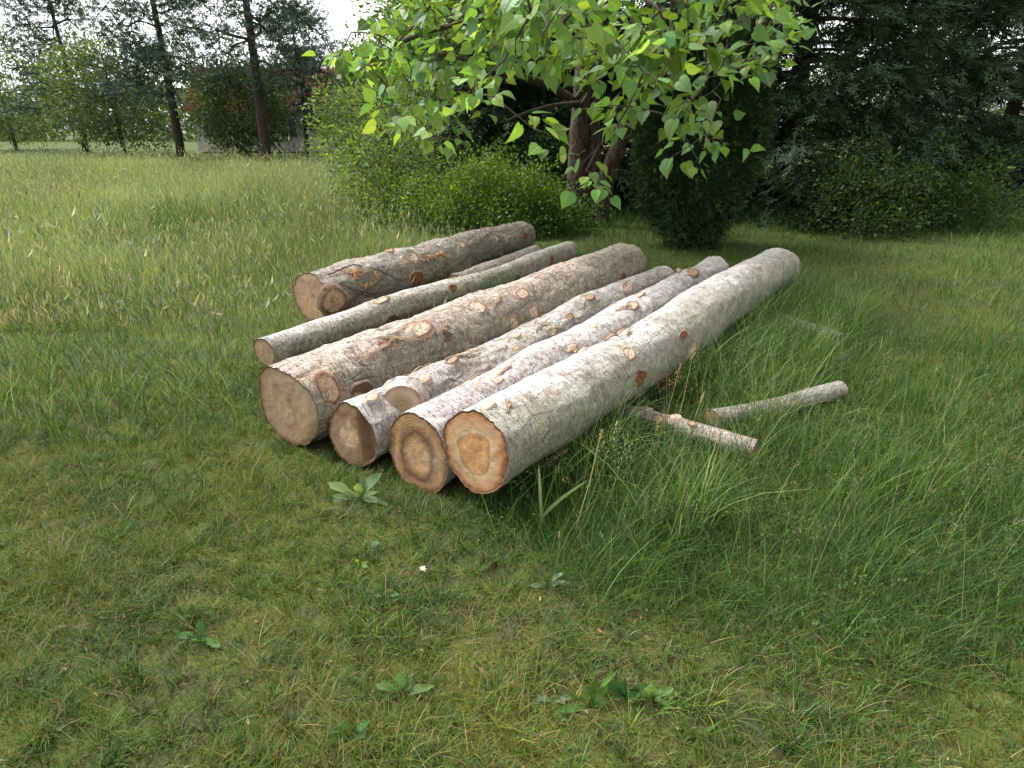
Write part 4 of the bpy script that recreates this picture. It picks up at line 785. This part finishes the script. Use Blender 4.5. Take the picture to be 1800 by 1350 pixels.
# generic leafy tree
def leafy(x, y, h, cr, label, col, n=700, per=14, size=.08, cz=.6, low=.2, trunk=.16, name='leafy_tree', mat='trunk_grey', seed=0, tm=(OVAL_V, OVAL_F), spread=.20, group=None, lean=(0, 0), branchy=3, fm='smallleaf', var=.2):
    B = base_at(x, y); o = thing(name, label, 'tree', B, 0, group); u = unit(rv(n)); r = (1 + .32 * fbm(u * 2 + seed, 3, seed + 3)) * (.35 + .65 * rng.random(n) ** .5)
    hz = h * (1 - low) / 2; Pc = u * r[:, None] * np.array([cr, cr, hz]) + [lean[0], lean[1], h * low + hz]; Pc = Pc[Pc[:, 2] > .15]; u = unit(Pc - [lean[0], lean[1], h * low + hz])
    tp = smooth_path([(0, 0, -.1), (lean[0] * .2, lean[1] * .2, h * .25), (lean[0] * .7, lean[1] * .7, h * .55), (lean[0], lean[1], h * .85)], 30); V, Fs = tube(tp, np.linspace(trunk, trunk * .25, 30), 12, .12, seed); mesh('trunk', V, Fs, M[mat], o, None, True)
    V, Fs, d, _ = grow(tp[8:], None, Pc[::branchy], .35, .05, .007, .45, trunk * .6, .03); mesh('limbs', V, Fs, M[mat], o)
    foliage('crown', M[fm], o, Pc, per, spread, size, tm, col, u, .6, .15, .9, var, .08); return o
leafy(-.75, 15.0, 6.8, 2.05, 'mid green tree with low drooping branches behind the light shrub', np.array([(.075, .145, .035), (.10, .18, .04), (.06, .12, .03)]), 1250, 18, .085, low=.03, trunk=.17, seed=2)
leafy(-2.5, 13.2, 1.75, 1.3, 'small pale leaved tree with sparse low boughs at the meadow edge', np.array([(.095, .16, .05), (.12, .185, .055)]), 400, 14, .075, low=.04, trunk=.06, seed=5)
leafy(.6, 18.0, 9.5, 3.2, 'tall mid green tree rising behind the reddish stems', np.array([(.06, .125, .03), (.08, .15, .032)]), 1300, 17, .10, low=.03, trunk=.22, seed=9)
leafy(-1.0, 20.5, 9.5, 2.3, 'taller soft green tree behind the drooping one', np.array([(.085, .15, .045), (.105, .175, .05)]), 1100, 17, .10, low=.03, trunk=.2, seed=11)

leafy(-4.9, 24.0, 3.2, 2.3, 'rounded pale green tree low behind the meadow under the sky gap', np.array([(.09, .15, .06), (.11, .17, .065)]), 600, 15, .13, low=.03, trunk=.12, seed=14, spread=.26)
shrub(.5, 12.9, 1.3, .9, 1.5, 900, 11, 'dark green undergrowth bush just behind the reddish stems', np.array([(.045, .10, .02), (.06, .12, .025)]), .06, seed=12)
# conifers: whorls of hanging boughs
def conifer(x, y, h, r0, label, col, nb=150, name='conifer_tree', seed=0, size=.30, trunk=.2, low=.02, dens=11, group=None, droop=.25, shape=.85, fine=1.0):
    B = base_at(x, y); o = thing(name, label, 'tree', B, 0, group); V, Fs = tube([(0, 0, -.1), (.03, 0, h * .4), (0, 0, h)], [trunk, trunk * .7, .02], 12, .1, seed); mesh('trunk', V, Fs, M['trunk_dark'], o, None, True)
    f = low + (1 - low) * rng.random(nb) ** 1.25; a = rng.uniform(0, 2 * PI, nb); L = r0 * (1 - f) ** shape * (.75 + .4 * rng.random(nb)) + .2; D = np.stack([np.cos(a), np.sin(a), 0 * a], 1)
    P, T, Bp = [], [], []
    for k in range(nb):
        m = max(4, int(L[k] * dens)); s = .15 + .85 * np.sqrt(np.linspace(.02, 1, m)); z = h * f[k] + L[k] * (.12 * s - (droop + .15) * s ** 2 + .10 * s ** 4)
        c = D[k] * (L[k] * s)[:, None]; c[:, 2] = z; sd = np.cross(D[k], [0, 0, 1.]); w = L[k] * .22 * (1 - .6 * s) * rng.normal(0, 1, m); c = c + sd * w[:, None]; c[:, 2] -= np.abs(w) * .3
        P.append(c); T.append(D[k] * .7 + sd * np.sign(w)[:, None] * .5 + rv(m, .25) + [0, 0, -.35])
        if L[k] > .6: q = D[k] * (L[k] * np.linspace(0, .95, 6))[:, None]; q[:, 2] = h * f[k] + L[k] * (.12 * np.linspace(0, .95, 6) - (droop + .15) * np.linspace(0, .95, 6) ** 2); Bp.append(tube(q, np.linspace(.012 + .012 * L[k], .004, 6), 5))
    V, Fs = join(Bp); mesh('limbs', V, Fs, M['trunk_dark'], o)
    P, T = np.vstack(P), np.vstack(T); P = P[:, :]; ok = P[:, 2] > .05; P, T = P[ok], T[ok]; m = len(P); rep = 4; P = np.repeat(P, rep, 0) + rv(m * rep, .07); T = np.repeat(T, rep, 0) + rv(m * rep, .3); m *= rep
    V, Fs = scatter(SPRAY_V, SPRAY_F, P, T, rv(m, .5) + [0, 0, .6], size * np.exp(rng.normal(0, .25, m)), size * .8); mesh('crown', V, Fs, M['needle'], o, {'col': np.repeat(colors(m, col, .25, .08), len(SPRAY_V), 0)}); return o
DK = np.array([(.016, .030, .014), (.022, .040, .016), (.012, .022, .012)]); MD = np.array([(.028, .050, .022), (.034, .058, .024)])
conifer(2.9, 14.6, 13, 3.0, 'tall dark conifer directly behind the yew bush', DK, 230, seed=1)
conifer(.55, 14.4, 11, 2.2, 'dark conifer with hanging boughs behind the reddish stems', DK, 200, seed=2)
conifer(5.6, 13.2, 12, 2.8, 'tall dark conifer right of the yew bush', MD, 200, seed=3)
conifer(9.2, 15.5, 11, 2.6, 'dark conifer standing apart at the far right of the wood edge', MD, 180, seed=4)
conifer(13.6, 18.0, 14, 3.2, 'broad tall conifer beyond the right end of the wood edge', DK, 170, seed=5, size=.36, dens=8)
shrub(5.7, 10.4, 1.0, .9, 1.2, 560, 11, 'dark green shrub standing between the yew bush and the spreading shrub', np.array([(.03, .06, .016), (.04, .075, .02)]), .055, seed=8)
shrub(7.4, 11.2, 1.5, 1.0, 1.2, 700, 11, 'spreading mid green shrub in front of the right hand conifers', np.array([(.045, .09, .02), (.055, .105, .024)]), .06, seed=9)
# far pines, far trees and the house
HAZE_BL = np.array([(.05, .085, .06), (.06, .095, .07), (.04, .07, .05)])  # bluish cast of distance haze is put into the far pines' needle colour
def pine(x, y, h, label, nb, cr, seed, low=.35, col=HAZE_BL):
    B = base_at(x, y); o = thing('pine_tree', label, 'tree', B, 0, 'far pines beyond the meadow'); tp = smooth_path([(0, 0, -.1), (.15, 0, h * .4), (0, 0, h)], 20); V, Fs = tube(tp, np.linspace(h * .018, h * .004, 20), 10, .1, seed); mesh('trunk', V, Fs, M['trunk_dark'], o, None, True)
    f = low + (1 - low) * rng.random(nb); a = rng.uniform(0, 2 * PI, nb); L = cr * (1.1 - (f - low) / (1 - low) * .75) * rng.uniform(.4, 1.1, nb); Pc = np.stack([np.cos(a) * L, np.sin(a) * L, h * f + .15 * L], 1)
    V, Fs, d, _ = grow(tp[6:], None, Pc, .5, .08, .014, .5, .12, .03); mesh('limbs', V, Fs, M['trunk_dark'], o)
    foliage('crown', M['needle'], o, Pc, 34, .38, .34, (SPRAY_V, SPRAY_F), col, None, .4, 0, .9, .25, .06, True, None, .45); return o
pine(-12.6, 33, 15, 'tall blue green pine left of the sky gap', 260, 3.4, 1, .2)
pine(-13.0, 41, 8, 'lower blue green pine beside the red roofed house', 170, 3.0, 2, .15)
pine(-19.5, 38, 14, 'tall pine further left beyond the meadow', 260, 3.4, 3, .18)
pine(-29, 44, 12, 'lone pine at the far left of the meadow', 230, 3.4, 4, .15)
FT = np.array([(.075, .12, .05), (.09, .135, .06)])
for (x, y, h, cr, lb, s) in [(-6.9, 34, 5.0, 1.9, 'pale bluish green tree between the house and the drooping tree', 21), (-5.2, 37, 8.5, 2.6, 'pale far tree seen through the drooping tree', 22), (-14.8, 36, 5.0, 2.4, 'rounded far tree left of the tall blue green pine', 23), (-24, 40, 6.5, 3.2, 'broad far tree between the two leftmost pines', 24), (-36, 47, 8, 4, 'large far tree at the left edge of the meadow', 25)]:
    leafy(x, y, h, cr, lb, FT, 480, 22, .18, low=.04, trunk=.13, seed=s, spread=.34, tm=(RHOMB_V, RHOMB_F), group='far trees beyond the meadow')
def house(x, y, w, d, h, rh, label):
    o = thing('house', label, 'house', base_at(x, y), .12)
    t = NT('house_plaster'); pl = t.done(t.pbr(t.mix(t.noise(t.obj(), 2, 4), (.52, .49, .44), (.62, .59, .54)), .9))
    t = NT('roof_tiles'); wv = t.n('ShaderNodeTexWave'); t.l(t.obj(), wv.inputs['Vector']); wv.inputs['Scale'].default_value = 3.0; rt = t.done(t.pbr(t.mix(wv.outputs['Fac'], (.30, .10, .06), (.42, .17, .10)), .85))
    t = NT('window_glass'); gl = t.done(t.pbr((.05, .06, .07), .15, None, .5)); t = NT('window_frame'); wf = t.done(t.pbr((.7, .7, .68), .5))
    def box(nm, c, s, m, par): 
        V = np.array([[a, b, e] for a in (-.5, .5) for b in (-.5, .5) for e in (-.5, .5)]) * s + c; Fq = np.array([[0, 1, 3, 2], [4, 6, 7, 5], [0, 4, 5, 1], [2, 3, 7, 6], [0, 2, 6, 4], [1, 5, 7, 3]]); return mesh(nm, V, Fq, m, par)
    V = np.array([[-w / 2, -d / 2, 0], [w / 2, -d / 2, 0], [w / 2, d / 2, 0], [-w / 2, d / 2, 0], [-w / 2, -d / 2, h], [w / 2, -d / 2, h], [w / 2, d / 2, h], [-w / 2, d / 2, h], [-w / 2, 0, h + rh], [w / 2, 0, h + rh]])
    mesh('wall', V, [np.array([[0, 1, 5, 4], [1, 2, 6, 5], [2, 3, 7, 6], [3, 0, 4, 7]]), np.array([[4, 7, 8], [5, 9, 6]])], pl, o)
    e = .45; z = h - e * rh / (d / 2); V = []
    for s in (-1, 1):
        for zz in (.06, .22): V += [[-w / 2 - .4, s * (d / 2 + e), z + zz], [w / 2 + .4, s * (d / 2 + e), z + zz], [w / 2 + .4, 0, h + rh + zz], [-w / 2 - .4, 0, h + rh + zz]]
    q = np.array([[0, 1, 2, 3], [4, 5, 6, 7], [0, 1, 5, 4], [0, 3, 7, 4], [1, 2, 6, 5]]); r = mesh('roof', V, np.vstack([q, q + 8]), rt, o)
    box('chimney', np.array([w * .2, .3, h + rh + .1]), np.array([.7, .6, 1.5]), rt, r)
    for k in range(4):
        xx = -w / 2 + w * (k + .5) / 4; f = box('window', np.array([xx, -d / 2 - .03, h * .55]), np.array([1.2, .08, 1.3]), wf, o)
        for s in (-.29, .29): box('pane', np.array([xx + s, -d / 2 - .075, h * .55]), np.array([.46, .02, 1.1]), gl, f)
    return o
house(-16.5, 47, 9.5, 7, 2.7, 2.4, 'low pale house with a red tiled roof behind the meadow')
# far-off wood closing the horizon
n = 2600; x = rng.uniform(-150, 150, n); y = 78 + 25 * rng.random(n) + .05 * np.abs(x); hmax = (5.5 + 3 * fbm(np.stack([x * .05, 0 * x, 0 * x], 1), 3, 2)); Pc = np.stack([x, y, hmax * rng.random(n) ** .8 + .3], 1)
o = foliage('far_wood', M['smallleaf'], None, Pc, 22, 1.1, .75, (RHOMB_V, RHOMB_F), np.array([(.085, .12, .07), (.07, .105, .06)]), None, .4, 0, 1.0, .2, .06); tag(o, 'far off pale wood along the horizon', 'wood', None, 'stuff')


# ------------------------------------------------------------------ sky, sun, camera
w = bpy.data.worlds.new('World'); sc.world = w; w.use_nodes = True; nt = w.node_tree; bg = nt.nodes['Background']
SUN_EL, SUN_AZ = math.radians(58), math.radians(-62)      # azimuth measured from +Y towards +X
sky = nt.nodes.new('ShaderNodeTexSky'); sky.sky_type = 'NISHITA'; sky.sun_disc = False; sky.sun_elevation = SUN_EL; sky.sun_rotation = SUN_AZ
sky.air_density = 1.0; sky.dust_density = 3.0; sky.ozone_density = 1.0
bw = nt.nodes.new('ShaderNodeRGBToBW'); nt.links.new(sky.outputs[0], bw.inputs[0])
tc = nt.nodes.new('ShaderNodeTexCoord'); nz = nt.nodes.new('ShaderNodeTexNoise'); nz.inputs['Scale'].default_value = 3.0; nz.inputs['Detail'].default_value = 6
nt.links.new(tc.outputs['Generated'], nz.inputs['Vector'])
cr = nt.nodes.new('ShaderNodeValToRGB'); cr.color_ramp.elements[0].position = .3; cr.color_ramp.elements[0].color = (.75, .75, .75, 1); cr.color_ramp.elements[1].position = .6; cr.color_ramp.elements[1].color = (.95, .95, .95, 1)
nt.links.new(nz.outputs['Fac'], cr.inputs[0])
cl = nt.nodes.new('ShaderNodeMix'); cl.data_type = 'RGBA'; cl.blend_type = 'MULTIPLY'; cl.inputs[0].default_value = 1; cl.inputs[7].default_value = (1.9, 1.92, 1.95, 1); nt.links.new(bw.outputs[0], cl.inputs[6])
mx = nt.nodes.new('ShaderNodeMix'); mx.data_type = 'RGBA'; nt.links.new(cr.outputs[0], mx.inputs[0]); nt.links.new(sky.outputs[0], mx.inputs[6]); nt.links.new(cl.outputs[2], mx.inputs[7])
nt.links.new(mx.outputs[2], bg.inputs['Color']); bg.inputs['Strength'].default_value = .15
sd = bpy.data.lights.new('sun', 'SUN'); sd.energy = 2.0; sd.angle = math.radians(15); sd.color = (1, .96, .89); so = bpy.data.objects.new('sun', sd); C.objects.link(so)
dv = Vector((math.sin(SUN_AZ) * math.cos(SUN_EL), math.cos(SUN_AZ) * math.cos(SUN_EL), math.sin(SUN_EL))); so.rotation_mode = 'QUATERNION'; so.rotation_quaternion = dv.to_track_quat('Z', 'Y'); so.location = (0, 0, 20)
cd = bpy.data.cameras.new('camera'); cd.sensor_width = 36; cd.sensor_fit = 'HORIZONTAL'; cd.lens = 36 * F / 1800; cd.clip_end = 3000; cd.clip_start = .05
co = bpy.data.objects.new('camera', cd); C.objects.link(co); co.location = CAM; co.rotation_euler = (PI / 2 - PITCH, 0, 0); sc.camera = co
vs = sc.view_settings; vs.view_transform = 'Standard'; vs.look = 'None'; vs.gamma = 1; vs.use_curve_mapping = False; vs.exposure = 1.02
sc.render.engine = 'CYCLES'; cy = sc.cycles; cy.max_bounces = 6; cy.diffuse_bounces = 4; cy.transmission_bounces = 4; cy.transparent_max_bounces = 4; cy.glossy_bounces = 2
cy.use_denoising = True; cy.denoiser = 'OPENIMAGEDENOISE'; cy.denoising_input_passes = 'RGB_ALBEDO_NORMAL'; cy.denoising_prefilter = 'ACCURATE'; cy.caustics_reflective = False; cy.caustics_refractive = False
